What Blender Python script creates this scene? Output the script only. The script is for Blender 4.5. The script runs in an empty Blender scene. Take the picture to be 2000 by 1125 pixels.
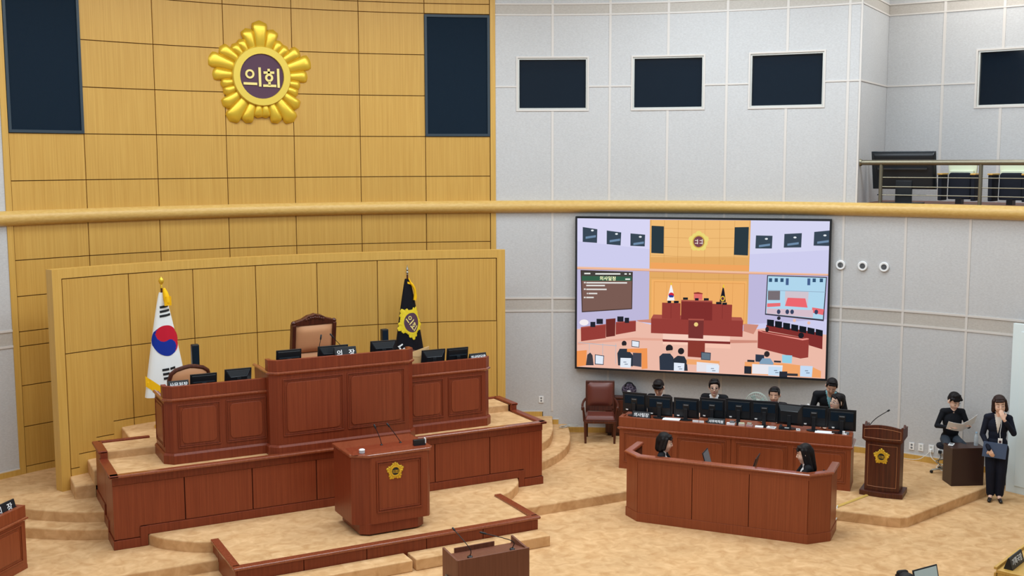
import bpy, bmesh, math, random
from mathutils import Vector, Matrix, Euler
from math import sin, cos, pi, radians, asin, sqrt, atan2, hypot

random.seed(7)
SC = bpy.context.scene
COL = SC.collection

# ---------------------------------------------------------------- camera
CAM = bpy.data.cameras.new('camera'); CAMO = bpy.data.objects.new('camera', CAM); COL.objects.link(CAMO)
_yaw, _pitch, _roll = radians(27.8016), radians(6.5197), radians(-0.157)
_f = Vector((sin(_yaw)*cos(_pitch), cos(_yaw)*cos(_pitch), -sin(_pitch)))
_r = Vector((cos(_yaw), -sin(_yaw), 0)); _u = _r.cross(_f)
_r2 = _r*cos(_roll) + _u*sin(_roll); _u2 = -_r*sin(_roll) + _u*cos(_roll)
_m = Matrix((_r2, _u2, -_f)).transposed().to_4x4(); _m.translation = Vector((-5.328, -19.539, 5.334))
CAMO.matrix_world = _m
CAM.sensor_width = 36; CAM.lens = 2184.74/2000*36; CAM.clip_end = 200
SC.camera = CAMO

# ---------------------------------------------------------------- world, lights, exposure
W = bpy.data.worlds.new('hall_air'); SC.world = W; W.use_nodes = True
W.node_tree.nodes['Background'].inputs[0].default_value = (0.84, 0.96, 1.08, 1)
W.node_tree.nodes['Background'].inputs[1].default_value = 0.36
def area(x, y, z, sx, sy, power, col=(0.84, 0.95, 1.04), rot=(0, 0, 0)):
    l = bpy.data.lights.new('unseen_area_light', 'AREA'); l.shape = 'RECTANGLE'; l.size = sx; l.size_y = sy
    l.energy = power; l.color = col
    o = bpy.data.objects.new('unseen_area_light', l); COL.objects.link(o); o.location = (x, y, z); o.rotation_euler = rot
    return o
for (x, y, sx, sy, p) in [(0, -3.3, 6.4, 1.4, 240), (-5.2, -4.6, 2.2, 2.6, 110), (5.6, -5.4, 2.2, 3.0, 195), (8.4, -8.2, 1.6, 3.0, 170),
                          (-8.2, -9.0, 2.0, 3.0, 120), (0, -8.3, 8.0, 2.2, 440), (0, -14.0, 12.0, 2.2, 330), (11.0, -6.4, 1.0, 2.6, 62)]:
    area(x, y, 9.1, sx, sy, p, (0.96, 0.95, 0.92) if x > 10 else (0.84, 0.95, 1.04))  # unseen overhead lights; near-wall and gallery ones added to lift dim areas
SC.view_settings.view_transform = 'Standard'; SC.view_settings.look = 'None'
SC.view_settings.gamma = 1.0; SC.view_settings.use_curve_mapping = False
SC.view_settings.exposure = 0.0

# ---------------------------------------------------------------- helpers
def lin(c):
    c = c/255.0
    return c/12.92 if c <= 0.04045 else ((c+0.055)/1.055)**2.4
def rgb(r, g, b): return (lin(r), lin(g), lin(b), 1)

class MB:
    def __init__(s): s.v = []; s.f = []; s.mi = []; s.cur = 0
    def add(s, vs, fs):
        n = len(s.v); s.v += [tuple(v) for v in vs]
        for f in fs: s.f.append([i+n for i in f]); s.mi.append(s.cur)
        return s
    def box(s, x0, x1, y0, y1, z0, z1):
        return s.add([(x0,y0,z0),(x1,y0,z0),(x1,y1,z0),(x0,y1,z0),(x0,y0,z1),(x1,y0,z1),(x1,y1,z1),(x0,y1,z1)],
                     [(3,2,1,0),(4,5,6,7),(0,1,5,4),(1,2,6,5),(2,3,7,6),(3,0,4,7)])
    def obb(s, c, ex, ey, ez):
        c, ex, ey, ez = map(Vector, (c, ex, ey, ez))
        P = [c+a*ex+b*ey+d*ez for d in (-1, 1) for a, b in ((-1,-1),(1,-1),(1,1),(-1,1))]
        return s.add(P, [(3,2,1,0),(4,5,6,7),(0,1,5,4),(1,2,6,5),(2,3,7,6),(3,0,4,7)])
    def prism(s, poly, z0, z1, top=None):
        n = len(poly); t = top or poly
        V = [(x, y, z0) for x, y in poly] + [(x, y, z1) for x, y in t]
        F = [tuple(range(n))[::-1], tuple(range(n, 2*n))] + [(i, (i+1) % n, (i+1) % n+n, i+n) for i in range(n)]
        return s.add(V, F)
    def yprism(s, poly, y0, y1):                      # outline in x,z pushed from y0 to y1
        n = len(poly)
        V = [(x, y0, z) for x, z in poly] + [(x, y1, z) for x, z in poly]
        F = [tuple(range(n)), tuple(range(n, 2*n))[::-1]] + [(i+n, (i+1) % n+n, (i+1) % n, i) for i in range(n)]
        return s.add(V, F)
    def xprism(s, poly, x0, x1):                      # outline in y,z pushed from x0 to x1
        n = len(poly)
        V = [(x0, y, z) for y, z in poly] + [(x1, y, z) for y, z in poly]
        F = [tuple(range(n))[::-1], tuple(range(n, 2*n))] + [(i, (i+1) % n, (i+1) % n+n, i+n) for i in range(n)]
        return s.add(V, F)
    def tube(s, pts, r, n=8, caps=True):
        pts = [Vector(p) for p in pts]; N = len(pts); rr = r if isinstance(r, (list, tuple)) else [r]*N
        V = []; up = None
        for i, p in enumerate(pts):
            d = (pts[min(i+1, N-1)] - pts[max(i-1, 0)]).normalized()
            if up is None:
                up = Vector((0, 0, 1)) if abs(d.z) < 0.9 else Vector((1, 0, 0))
            a = d.cross(up).normalized(); b = a.cross(d).normalized(); up = b
            V += [p + (a*cos(2*pi*k/n) + b*sin(2*pi*k/n))*rr[i] for k in range(n)]
        F = []
        for i in range(N-1):
            for k in range(n):
                F.append((i*n+k, i*n+(k+1) % n, (i+1)*n+(k+1) % n, (i+1)*n+k))
        if caps: F += [tuple(range(n))[::-1], tuple((N-1)*n+k for k in range(n))]
        return s.add(V, F)
    def lathe(s, prof, c=(0,0,0), n=24, ax='z'):
        V = []; F = []; m = len(prof)
        for k in range(n):
            a = 2*pi*k/n
            for r, h in prof:
                if ax == 'z': V.append((c[0]+r*cos(a), c[1]+r*sin(a), c[2]+h))
                elif ax == 'y': V.append((c[0]+r*cos(a), c[1]+h, c[2]+r*sin(a)))
                else: V.append((c[0]+h, c[1]+r*cos(a), c[2]+r*sin(a)))
        for k in range(n):
            for i in range(m-1):
                q = (k*m+i, ((k+1) % n)*m+i, ((k+1) % n)*m+i+1, k*m+i+1)
                F.append(q if ax != 'y' else q[::-1])
        return s.add(V, F)
    def ell(s, c, rx, ry, rz, nu=14, nv=9, M=None):
        V = []; F = []; c = Vector(c)
        for j in range(nv+1):
            t = pi*j/nv
            for i in range(nu):
                a = 2*pi*i/nu; p = Vector((rx*sin(t)*cos(a), ry*sin(t)*sin(a), -rz*cos(t)))
                V.append(c + (M @ p if M else p))
        for j in range(nv):
            for i in range(nu): F.append((j*nu+i, j*nu+(i+1) % nu, (j+1)*nu+(i+1) % nu, (j+1)*nu+i))
        return s.add(V, F)
    def sweep(s, prof, path, closed=False):
        """prof: (out, z) points; path: xy polyline; out is to the right-hand side of travel"""
        n = len(path); m = len(prof); V = []; F = []
        for i, p in enumerate(path):
            p = Vector(p)
            a = Vector(path[(i-1) % n]) if (closed or i > 0) else None
            b = Vector(path[(i+1) % n]) if (closed or i < n-1) else None
            d1 = (p-a).normalized() if a is not None else (b-p).normalized()
            d2 = (b-p).normalized() if b is not None else d1
            n1 = Vector((d1.y, -d1.x)); n2 = Vector((d2.y, -d2.x)); k = (n1+n2)
            k = k/ max(0.25, k.length_squared/2) if k.length > 1e-6 else n1
            for o, z in prof: V.append((p.x+k.x*o, p.y+k.y*o, z))
        for i in range(n if closed else n-1):
            j = (i+1) % n
            for q in range(m):
                F.append((i*m+q, i*m+(q+1) % m, j*m+(q+1) % m, j*m+q))
        if not closed: F += [tuple(range(m))[::-1], tuple((n-1)*m+q for q in range(m))]
        return s.add(V, F)
    def xf(s, M, start=0):
        s.v[start:] = [tuple(M @ Vector(v)) for v in s.v[start:]]; return s
    def build(s, name, mat, parent=None, smooth=False, bevel=0.0, loc=None, rot=None, seg=2):
        me = bpy.data.meshes.new(name); me.from_pydata(s.v, [], s.f)
        mats = mat if isinstance(mat, (list, tuple)) else [mat]
        for m in mats: me.materials.append(m)
        if len(mats) > 1: me.polygons.foreach_set('material_index', s.mi)
        bm = bmesh.new(); bm.from_mesh(me); bmesh.ops.recalc_face_normals(bm, faces=bm.faces); bm.to_mesh(me); bm.free()
        if smooth:
            me.polygons.foreach_set('use_smooth', [True]*len(me.polygons))
            try: me.set_sharp_from_angle(angle=radians(42))
            except Exception: pass
        me.update()
        return obj(name, me, parent, bevel, loc, rot, seg)

def obj(name, me, parent=None, bevel=0.0, loc=None, rot=None, seg=2):
    o = bpy.data.objects.new(name, me); COL.objects.link(o)
    if parent is not None: o.parent = parent
    if loc is not None: o.location = loc
    if rot is not None: o.rotation_euler = rot
    if bevel:
        b = o.modifiers.new('bevel', 'BEVEL'); b.width = bevel; b.segments = seg; b.limit_method = 'ANGLE'; b.angle_limit = radians(35)
    return o
def tag(o, label, cat, group=None):
    o['label'] = label; o['category'] = cat
    if group: o['group'] = group
    return o
def thing(name, label, cat, loc=(0,0,0), rotz=0, group=None):
    o = bpy.data.objects.new(name, None); COL.objects.link(o); o.location = loc; o.rotation_euler = (0, 0, rotz)
    o.empty_display_size = 0.2
    return tag(o, label, cat, group)
def struct(o): o['kind'] = 'structure'; return o
def rect(x0, x1, y0, y1): return [(x0,y0),(x1,y0),(x1,y1),(x0,y1)]
def smoothline(pts, k=6):
    P = [Vector(p) for p in pts]; out = []
    for i in range(len(P)-1):
        a = P[max(i-1,0)]; b = P[i]; c = P[i+1]; d = P[min(i+2, len(P)-1)]
        for j in range(k):
            t = j/k
            out.append(0.5*((2*b)+(c-a)*t+(2*a-5*b+4*c-d)*t*t+(3*b-a-3*c+d)*t**3))
    out.append(P[-1]); return [tuple(p) for p in out]

# ---------------------------------------------------------------- materials
def mat(name, base, rough=0.5, spec=0.5, metal=0.0, emit=None, estr=0.0, **kw):
    m = bpy.data.materials.new(name); m.use_nodes = True
    b = m.node_tree.nodes['Principled BSDF']
    b.inputs['Base Color'].default_value = base; b.inputs['Roughness'].default_value = rough
    b.inputs['Specular IOR Level'].default_value = spec; b.inputs['Metallic'].default_value = metal
    if emit: b.inputs['Emission Color'].default_value = emit; b.inputs['Emission Strength'].default_value = estr
    for k, v in kw.items(): b.inputs[k].default_value = v
    return m
def grain(m, scale, c0, c1, lo=0.35, hi=0.65, detail=4, bump=0.0, tint=0.0, coord='Object', big=None, dist=0.0):
    """noise of the given xyz scale mixed between two colours (wood grain, fabric, carpet)"""
    nt = m.node_tree; N = nt.nodes; L = nt.links; b = N['Principled BSDF']
    tc = N.new('ShaderNodeTexCoord'); mp = N.new('ShaderNodeMapping'); mp.inputs['Scale'].default_value = scale
    no = N.new('ShaderNodeTexNoise'); no.inputs['Scale'].default_value = 1; no.inputs['Detail'].default_value = detail; no.inputs['Distortion'].default_value = dist
    cr = N.new('ShaderNodeValToRGB'); cr.color_ramp.elements[0].position = lo; cr.color_ramp.elements[1].position = hi
    cr.color_ramp.elements[0].color = c0; cr.color_ramp.elements[1].color = c1
    L.new(tc.outputs[coord], mp.inputs['Vector']); L.new(mp.outputs[0], no.inputs['Vector']); L.new(no.outputs['Fac'], cr.inputs[0])
    out = cr.outputs[0]
    if big:
        n2 = N.new('ShaderNodeTexNoise'); n2.inputs['Scale'].default_value = big[0]; n2.inputs['Detail'].default_value = 3
        r2 = N.new('ShaderNodeMapRange'); r2.inputs[1].default_value = 0.3; r2.inputs[2].default_value = 0.7
        r2.inputs[3].default_value = 1-big[1]; r2.inputs[4].default_value = 1+big[1]
        mx = N.new('ShaderNodeMix'); mx.data_type = 'RGBA'; mx.blend_type = 'MULTIPLY'; mx.inputs[0].default_value = 1
        cc = N.new('ShaderNodeCombineColor')
        L.new(tc.outputs[coord], n2.inputs['Vector']); L.new(n2.outputs['Fac'], r2.inputs[0])
        for i in range(3): L.new(r2.outputs[0], cc.inputs[i])
        L.new(out, mx.inputs[6]); L.new(cc.outputs[0], mx.inputs[7]); out = mx.outputs[2]
    if tint:
        oi = N.new('ShaderNodeObjectInfo'); r3 = N.new('ShaderNodeMapRange'); r3.inputs[3].default_value = 1-tint; r3.inputs[4].default_value = 1+tint
        hs = N.new('ShaderNodeHueSaturation'); L.new(oi.outputs['Random'], r3.inputs[0]); L.new(r3.outputs[0], hs.inputs['Value']); L.new(out, hs.inputs['Color']); out = hs.outputs[0]
    L.new(out, b.inputs['Base Color'])
    if bump:
        bp = N.new('ShaderNodeBump'); bp.inputs['Strength'].default_value = bump; bp.inputs['Distance'].default_value = 0.01
        L.new(no.outputs['Fac'], bp.inputs['Height']); L.new(bp.outputs[0], b.inputs['Normal'])
    return m
OAK = grain(mat('oak_veneer', rgb(205,160,85), 0.42, 0.35), (55, 55, 0.9), rgb(194,149,70), rgb(208,165,84), 0.3, 0.7, 5, tint=0.03)
OAK2 = grain(mat('oak_frame', rgb(205,160,85), 0.38, 0.4), (40, 40, 1.2), rgb(202,158,76), rgb(212,170,88), 0.3, 0.7, 4)
OAKB = grain(mat('oak_band', rgb(205,160,85), 0.36, 0.4), (14, 14, 40), rgb(203,163,88), rgb(216,180,108), 0.3, 0.7, 4)
GROOVE = mat('groove_shade_brown', rgb(142,100,50), 0.8, 0.1)  # backing browner than the oak: groove shadow put into its colour
MAHO = grain(mat('mahogany', rgb(120,58,34), 0.36, 0.4), (45, 45, 1.1), rgb(116,47,25), rgb(134,60,34), 0.3, 0.7, 5)
MAHP = grain(mat('mahogany_panel', rgb(128,64,36), 0.38, 0.4), (60, 60, 1.0), rgb(124,53,28), rgb(142,67,38), 0.3, 0.7, 5, tint=0.02)
MAHD = grain(mat('walnut_dark', rgb(70,34,24), 0.38, 0.4), (45, 45, 1.1), rgb(62,27,18), rgb(92,44,26), 0.3, 0.7, 5)
MAHB = grain(mat('booth_wood', rgb(135,70,40), 0.38, 0.4), (55, 55, 1.0), rgb(130,62,33), rgb(146,74,42), 0.3, 0.7, 5)
RAILP = grain(mat('polished_rail', rgb(140,72,48), 0.2, 0.6, **{'Coat Weight': 0.6, 'Coat Roughness': 0.18}), (45, 45, 1.1), rgb(130,62,36), rgb(148,78,50), 0.3, 0.7, 5)
BROWN = grain(mat('brown_laminate', rgb(112,66,48), 0.45, 0.4), (40, 40, 1.1), rgb(104,60,42), rgb(122,74,54), 0.3, 0.7, 4)
ESPR = mat('espresso_laminate', rgb(52,32,28), 0.4, 0.4)
LINE = mat('seam_shade_brown', rgb(84,38,22), 0.7, 0.2)  # seam backing, its colour darkened to imitate shadow between the boards
CARPET = grain(mat('carpet', rgb(215,178,128), 0.95, 0.05), (6, 6, 6), rgb(196,152,104), rgb(225,186,138), 0.28, 0.72, 7, bump=0.25, big=(1.3, 0.06), dist=0.8)
FAB = grain(mat('wall_fabric', rgb(200,196,192), 0.9, 0.1), (26, 26, 60), rgb(192,192,192), rgb(203,204,204), 0.3, 0.7, 6, bump=0.15, tint=0.012, big=(0.9, 0.02))
FABD = grain(mat('wall_fabric_band', rgb(186,180,170), 0.9, 0.1), (26, 26, 60), rgb(184,178,170), rgb(195,190,182), 0.3, 0.7, 6, bump=0.15, tint=0.012)
TRIM = mat('wall_trim', rgb(214,209,203), 0.6, 0.3)
BACK = mat('wall_backing', rgb(120,116,110), 0.9, 0.1)
SPK = grain(mat('speaker_cloth', rgb(18,34,48), 0.85, 0.15), (300, 300, 300), rgb(14,27,39), rgb(22,39,54), 0.3, 0.7, 2)
SPKF = mat('speaker_frame', rgb(48,62,72), 0.45, 0.4)
GLASSD = mat('dark_glass', rgb(14,26,38), 0.06, 0.45)
ALU = mat('window_frame_metal', rgb(205,206,200), 0.35, 0.5, 0.3)
GOLD = mat('gold_paint', rgb(226,188,58), 0.34, 0.5, 0.55)
GOLDF = mat('gold_flat', rgb(226,198,82), 0.45, 0.4, 0.3)
PURP = mat('emblem_purple', rgb(86,58,76), 0.6, 0.3)
BLK = mat('black_plastic', rgb(22,27,32), 0.42, 0.45)
BLK2 = mat('black_plastic_gloss', rgb(44,54,62), 0.22, 0.5)
BLKM = mat('black_metal', rgb(26,26,28), 0.35, 0.5, 0.4)
WHITE = mat('white_plastic', rgb(238,240,240), 0.4, 0.4)
PAPER = mat('paper', rgb(240,242,244), 0.8, 0.1)
GREYP = mat('grey_plastic', rgb(120,124,128), 0.45, 0.4)
TAN = mat('tan_leather', rgb(205,148,104), 0.42, 0.4)
BURG = mat('brown_leather', rgb(106,54,44), 0.36, 0.5)
STEEL = mat('steel', rgb(150,148,138), 0.32, 0.5, 0.8)
RAILM = mat('rail_bronze', rgb(128,122,104), 0.35, 0.5, 0.7)
CREAM = mat('cream_shell', rgb(214,222,196), 0.5, 0.3)
INK = mat('white_letter', rgb(240,244,246), 0.6, 0.2)
INKY = mat('gold_letter', rgb(240,222,140), 0.5, 0.3)
NAVY = mat('navy_cloth', rgb(20,22,30), 0.8, 0.15)

def text_mesh(body, size, depth=0.002, bold=0.0):
    c = bpy.data.curves.new('lettering', 'FONT'); c.body = body; c.size = size; c.extrude = depth; c.offset = bold
    c.align_x = 'CENTER'; c.align_y = 'CENTER'; c.resolution_u = 3
    o = bpy.data.objects.new('lettering', c); COL.objects.link(o)
    dg = bpy.context.evaluated_depsgraph_get(); dg.update()
    me = bpy.data.meshes.new_from_object(o.evaluated_get(dg)); bpy.data.objects.remove(o); bpy.data.curves.remove(c)
    return me
def letters(body, size, material, parent, loc, rot, name='lettering', depth=0.002, bold=0.0):
    me = text_mesh(body, size, depth, bold); me.materials.clear(); me.materials.append(material)
    return obj(name, me, parent, loc=loc, rot=rot)
# ================================================================ the shell
R = 10.67; YC = -10.67
def wp(s, z, r=R): return (r*sin(s/R), YC + r*cos(s/R), z)
def slab(mb, s0, s1, z0, z1, r0, r1, step=0.3):
    n = max(1, int(math.ceil((s1-s0)/step))); V = []; F = []
    for i in range(n+1):
        s = s0+(s1-s0)*i/n
        V += [wp(s,z0,r0), wp(s,z1,r0), wp(s,z1,r1), wp(s,z0,r1)]
    for i in range(n):
        a = 4*i; b = a+4
        F += [(a,b,b+1,a+1),(a+1,b+1,b+2,a+2),(a+2,b+2,b+3,a+3),(a+3,b+3,b,a)]
    F += [(0,1,2,3),(4*n+3,4*n+2,4*n+1,4*n)]
    return mb.add(V, F)
TOP = 9.2; ZB = 4.47; SW = 4.303; CW = 1.0596
SEND = R*asin(9.09/R)        # end of the upper right wall
SDOOR = R*asin(10.19/R)
# backings
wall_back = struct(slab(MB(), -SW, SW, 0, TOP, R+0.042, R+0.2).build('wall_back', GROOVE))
wall_right = struct(slab(slab(MB(), SW, SEND-0.08, ZB, TOP, R+0.21, R+0.32), SW, SDOOR+3.2, 0, ZB-0.05, R+0.02, R+0.25).build('wall_right', BACK))
wall_left = struct(slab(slab(MB(), -SW-9.6, -SW, ZB, TOP, R+0.21, R+0.32), -SW-9.6, -SW, 0, ZB, R+0.02, R+0.2).build('wall_left', BACK))

def tile(parent, m, rects, name='panel', r=R, th=0.045, g=0.006):
    mb = MB()
    for s0, s1, z0, z1 in rects: slab(mb, s0, s1, z0, z1, r, r+th)
    return mb.build(name, m, parent)
G = 0.007
ZU = [ZB, 5.04, 5.77, 6.51, 7.25, 7.99, 8.17, 8.68, TOP]
ZL = [0.575, 1.21, 1.86, 2.48, 2.71, 3.26, 3.82, ZB]
for j in range(7):
    s0 = (j-3.5)*1.2+G; s1 = (j-2.5)*1.2-G
    for k in range(len(ZU)-1):
        z0, z1 = ZU[k]+G, ZU[k+1]-G
        if j in (0, 6) and 5.7 < z0 < 7.9: continue
        tile(wall_back, OAK, [(s0, s1, z0, z1)], 'wood_panel')
    for k in range(len(ZL)-1):
        tile(wall_back, OAK, [(s0, s1, ZL[k]+G, ZL[k+1]-G)], 'wood_panel')
    tile(wall_back, OAK2, [(s0, s1, 0.44, 0.57)], 'skirting_board')
for a, b in ((-SW, -4.2-G), (4.2+G, SW)):
    tile(wall_back, OAK2, [(a, b, 0.3, TOP)], 'edge_post', r=R-0.015, th=0.04)

# ---- grey fabric wall on the right (and its mirror image on the left)
WINS = [1, 3, 5]; WH = 0.672; WZ0, WZ1 = 6.235, 7.235
def grey_rows(parent, side, cmax, upper_end, lower_end):
    def mk(m, rects, name='fabric_panel', **k):
        rects = [(min(side*a, side*b), max(side*a, side*b), c, d) for a, b, c, d in rects]
        tile(parent, m, rects, name, **k)
    def col(c): return SW + c*CW
    c = 0
    while col(c) < upper_end-0.02:
        a, b = col(c), min(col(c+1), upper_end)
        if side < 0 or True:
            wl = WH if c in WINS else 0.0                      # window centred on the left seam of this column
            wr = WH if (c+1) in WINS and col(c+1) < upper_end else 0.0
            lo, hi = a+wl, b-wr
            base = [(a, b, ZB+0.1, WZ0 if (wl or wr) else 6.686)]
            if wl or wr: base.append((lo, hi, WZ0, 6.686))
            mk(FAB, base)
            up = [(a, b, WZ1 if (wl or wr) else 6.686, 7.985)]
            if wl or wr: up.append((lo, hi, 6.686, WZ1))
            mk(FAB, up)
            mk(FABD, [(a, b, 7.985, 8.18)])
            mk(FAB, [(a, b, 8.18, TOP)])
            mk(TRIM, [(lo, hi, 6.672, 6.70)], 'trim_strip', r=R-0.012, th=0.02)
            for z in (7.985, 8.18): mk(TRIM, [(a, b, z-0.014, z+0.014)], 'trim_strip', r=R-0.012, th=0.02)
        if c > 0 and c not in WINS: mk(TRIM, [(a-0.022, a+0.022, ZB, TOP)], 'trim_strip', r=R-0.009, th=0.02)
        if c in WINS:
            mk(TRIM, [(a-0.022, a+0.022, ZB, WZ0), (a-0.022, a+0.022, WZ1, TOP)], 'trim_strip', r=R-0.009, th=0.02)
        c += 1
    c = 0
    while col(c) < lower_end-0.02:
        a, b = col(c), min(col(c+1), lower_end)
        base = 0.56 if c == 0 else 0.27
        if c == 0:
            mk(FAB, [(a, SW+0.885, 0.565, 2.498), (SW+0.885, b, 0.41, 2.498)])
        elif c == 1: mk(FAB, [(a, a+0.12, 0.41, 2.498), (a+0.12, b, 0.262, 2.498)])
        else: mk(FAB, [(a, b, 0.262, 2.498)])
        mk(FABD, [(a, b, 2.498, 2.742)])
        mk(FAB, [(a, b, 2.742, ZB)])
        for z in (2.498, 2.742): mk(TRIM, [(a, b, z-0.017, z+0.017)], 'trim_strip', r=R-0.012, th=0.02)
        if c > 0: mk(TRIM, [(a-0.02, a+0.02, 0.565 if c == 1 else 0.27, ZB)], 'trim_strip', r=R-0.009, th=0.02)
        c += 1
    # stepped oak baseboard that follows the carpet steps
    mk(OAK2, [(SW, SW+0.87, 0.44, 0.555)], 'baseboard', r=R-0.02, th=0.04)
    mk(OAK2, [(SW+0.77, SW+0.87, 0.30, 0.44), (SW+0.87, SW+1.18, 0.30, 0.40)], 'baseboard', r=R-0.02, th=0.04)
    mk(OAK2, [(SW+1.09, SW+1.18, 0.14, 0.30), (SW+1.18, lower_end, 0.14, 0.255)], 'baseboard', r=R-0.02, th=0.04)
    for a, b, z in ((SW, SW+0.885, 0.56), (SW+0.885, SW+1.19, 0.405), (SW+1.19, lower_end, 0.258)):
        mk(TRIM, [(a, b, z-0.008, z+0.014)], 'trim_strip', r=R-0.012, th=0.02)
grey_rows(wall_right, 1, 7, SEND, SDOOR+2.6)
grey_rows(wall_left, -1, 7, SEND, SDOOR)
# end trim of the upper right wall, corner bead
tile(wall_right, TRIM, [(SEND-0.03, SEND, ZB+0.1, TOP)], 'trim_strip', r=R-0.012, th=0.03)

# ---- windows in the upper wall
def window(name, side, sc, label=None, r=R, half=WH, z0=WZ0, z1=WZ1):
    root = struct(slab(MB(), side*sc-half if side > 0 else side*sc-half, side*sc+half, z0, z1, r+0.17, r+0.2).build(name, BACK))
    mb = MB(); a, b = side*sc-half, side*sc+half; fw = 0.03
    for q in ((a, a+fw, z0, z1), (b-fw, b, z0, z1), (a+fw, b-fw, z0, z0+fw), (a+fw, b-fw, z1-fw, z1)): slab(mb, *q, r-0.014, r+0.02)
    mb.build('window_surround', TRIM, root)
    mb = MB(); a += fw; b -= fw; z0 += fw; z1 -= fw; fw = 0.028
    for q in ((a, a+fw, z0, z1), (b-fw, b, z0, z1), (a+fw, b-fw, z0, z0+fw), (a+fw, b-fw, z1-fw, z1)): slab(mb, *q, r+0.012, r+0.10)
    mb.build('window_frame', ALU, root)
    slab(MB(), a+fw, b-fw, z0+fw, z1-fw, r+0.065, r+0.072, 2).build('pane', GLASSD, root)
    return root
for i, c in enumerate(WINS): window('window_%d' % (i+1), 1, SW+c*CW)
for i, c in enumerate(WINS[:1]): window('window_%d' % (i+5), -1, SW+c*CW)

# ---- round oak band all along the wall and the gallery edge
def band(s0, s1, name, parent):
    n = int((s1-s0)/0.25)+1; mb = MB(); V = []; F = []; prof = []
    for k in range(9):
        a = -pi/2 + pi*k/8; prof.append((0.13*cos(a), 0.115*sin(a)))
    m = len(prof)
    for i in range(n+1):
        s = s0+(s1-s0)*i/n
        V += [wp(s, ZB+h, R-o) for o, h in prof]
    for i in range(n):
        for k in range(m-1): F.append((i*m+k, (i+1)*m+k, (i+1)*m+k+1, i*m+k+1))
        F.append((i*m+m-1, (i+1)*m+m-1, (i+1)*m, i*m))
    F += [tuple(range(m)), tuple(n*m+k for k in range(m))[::-1]]
    mb.add(V, F); return mb.build(name, OAKB, parent, smooth=True)
struct(band(-SW-9.6, SDOOR+3.2, 'trim_1', None))

# ---- gallery on the right: return wall, set-back wall, floor
RG = R+2.0
def gp(q): return (9.09+0.852*q, -5.08+0.524*q)
thr = asin(9.09/R)
rw = MB(); a = gp(0); b = gp(2.02); nx, ny = -0.524*0.0, 0
dn = Vector((-0.524, 0.852))
def rwbox(mb, q0, q1, z0, z1, t0, t1):
    P = []
    for z in (z0, z1):
        for q, t in ((q0,t0),(q1,t0),(q1,t1),(q0,t1)):
            x, y = gp(q); P.append((x+dn.x*t, y+dn.y*t, z))
    return mb.add(P, [(3,2,1,0),(4,5,6,7),(0,1,5,4),(1,2,6,5),(2,3,7,6),(3,0,4,7)])
wall_return = struct(rwbox(MB(), 0.06, 2.3, ZB, TOP, 0.03, 0.12).build('wall_return', BACK))
for z0, z1, m in ((ZB, 6.686, FAB), (6.686, 7.985, FAB), (7.985, 8.18, FABD), (8.18, TOP, FAB)):
    rwbox(MB(), 0.0, 2.05, z0, z1, 0.0, 0.03).build('fabric_panel', m, wall_return)
for z in (6.686, 7.985, 8.18): rwbox(MB(), 0.0, 2.05, z-0.014, z+0.014, -0.012, 0.0).build('trim_strip', TRIM, wall_return)
def gs(s, z, r): return wp(s, z, r)
SG0 = R*thr
wall_gallery = struct(slab(MB(), SG0, SG0+5.5, ZB-0.1, TOP, RG+0.21, RG+0.32).build('wall_gallery', BACK))
gw = 0.858; GWIN = SG0+gw*2.46
k = 0
while k < 6:
    a, b = SG0+k*gw+(-0.02 if k else 0), SG0+(k+1)*gw-0.02
    wl, wh = 1.53*gw, 2.46*gw
    w0, w1 = SG0+1.53*gw, SG0+3.05*gw
    def cut(z0, z1):
        if a >= w1 or b <= w0: return [(a, b, z0, z1)]
        out = []
        lo, hi = max(z0, WZ0), min(z1, 7.28)
        if lo >= hi: return [(a, b, z0, z1)]
        if z0 < lo: out.append((a, b, z0, lo))
        if hi < z1: out.append((a, b, hi, z1))
        if a < w0: out.append((a, w0, lo, hi))
        if b > w1: out.append((w1, b, lo, hi))
        return out
    for z0, z1, m in ((ZB, 6.686, FAB), (6.686, 7.985, FAB), (7.985, 8.18, FABD), (8.18, TOP, FAB)):
        rr = cut(z0, z1)
        if rr: tile(wall_gallery, m, rr, 'fabric_panel', r=RG)
    for z in (6.686, 7.985, 8.18):
        for q in cut(z-0.012, z+0.012): tile(wall_gallery, TRIM, [q], 'trim_strip', r=RG-0.012, th=0.02)
    if k: tile(wall_gallery, TRIM, [(a-0.02, a+0.02, ZB, WZ0 if k in (2, 3) else TOP)] + ([(a-0.02, a+0.02, 7.28, TOP)] if k in (2, 3) else []), 'trim_strip', r=RG-0.009, th=0.02)
    k += 1
window('window_4', 1, SG0+2.29*gw, r=RG, half=0.76*gw, z1=7.28)
mb = MB(); n = 14; V = []; F = []
for i in range(n+1):
    s = SG0-0.1+(5.9)*i/n
    V += [wp(s, 4.36, R+0.0), wp(s, 4.56, R+0.0), wp(s, 4.56, RG+0.2), wp(s, 4.36, RG+0.2)]
for i in range(n):
    q = 4*i; F += [(q,q+4,q+5,q+1),(q+1,q+5,q+6,q+2),(q+2,q+6,q+7,q+3),(q+3,q+7,q+4,q)]
F += [(0,1,2,3),(4*n+3,4*n+2,4*n+1,4*n)]
struct(mb.add(V, F).build('floor_gallery', BROWN))

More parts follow.
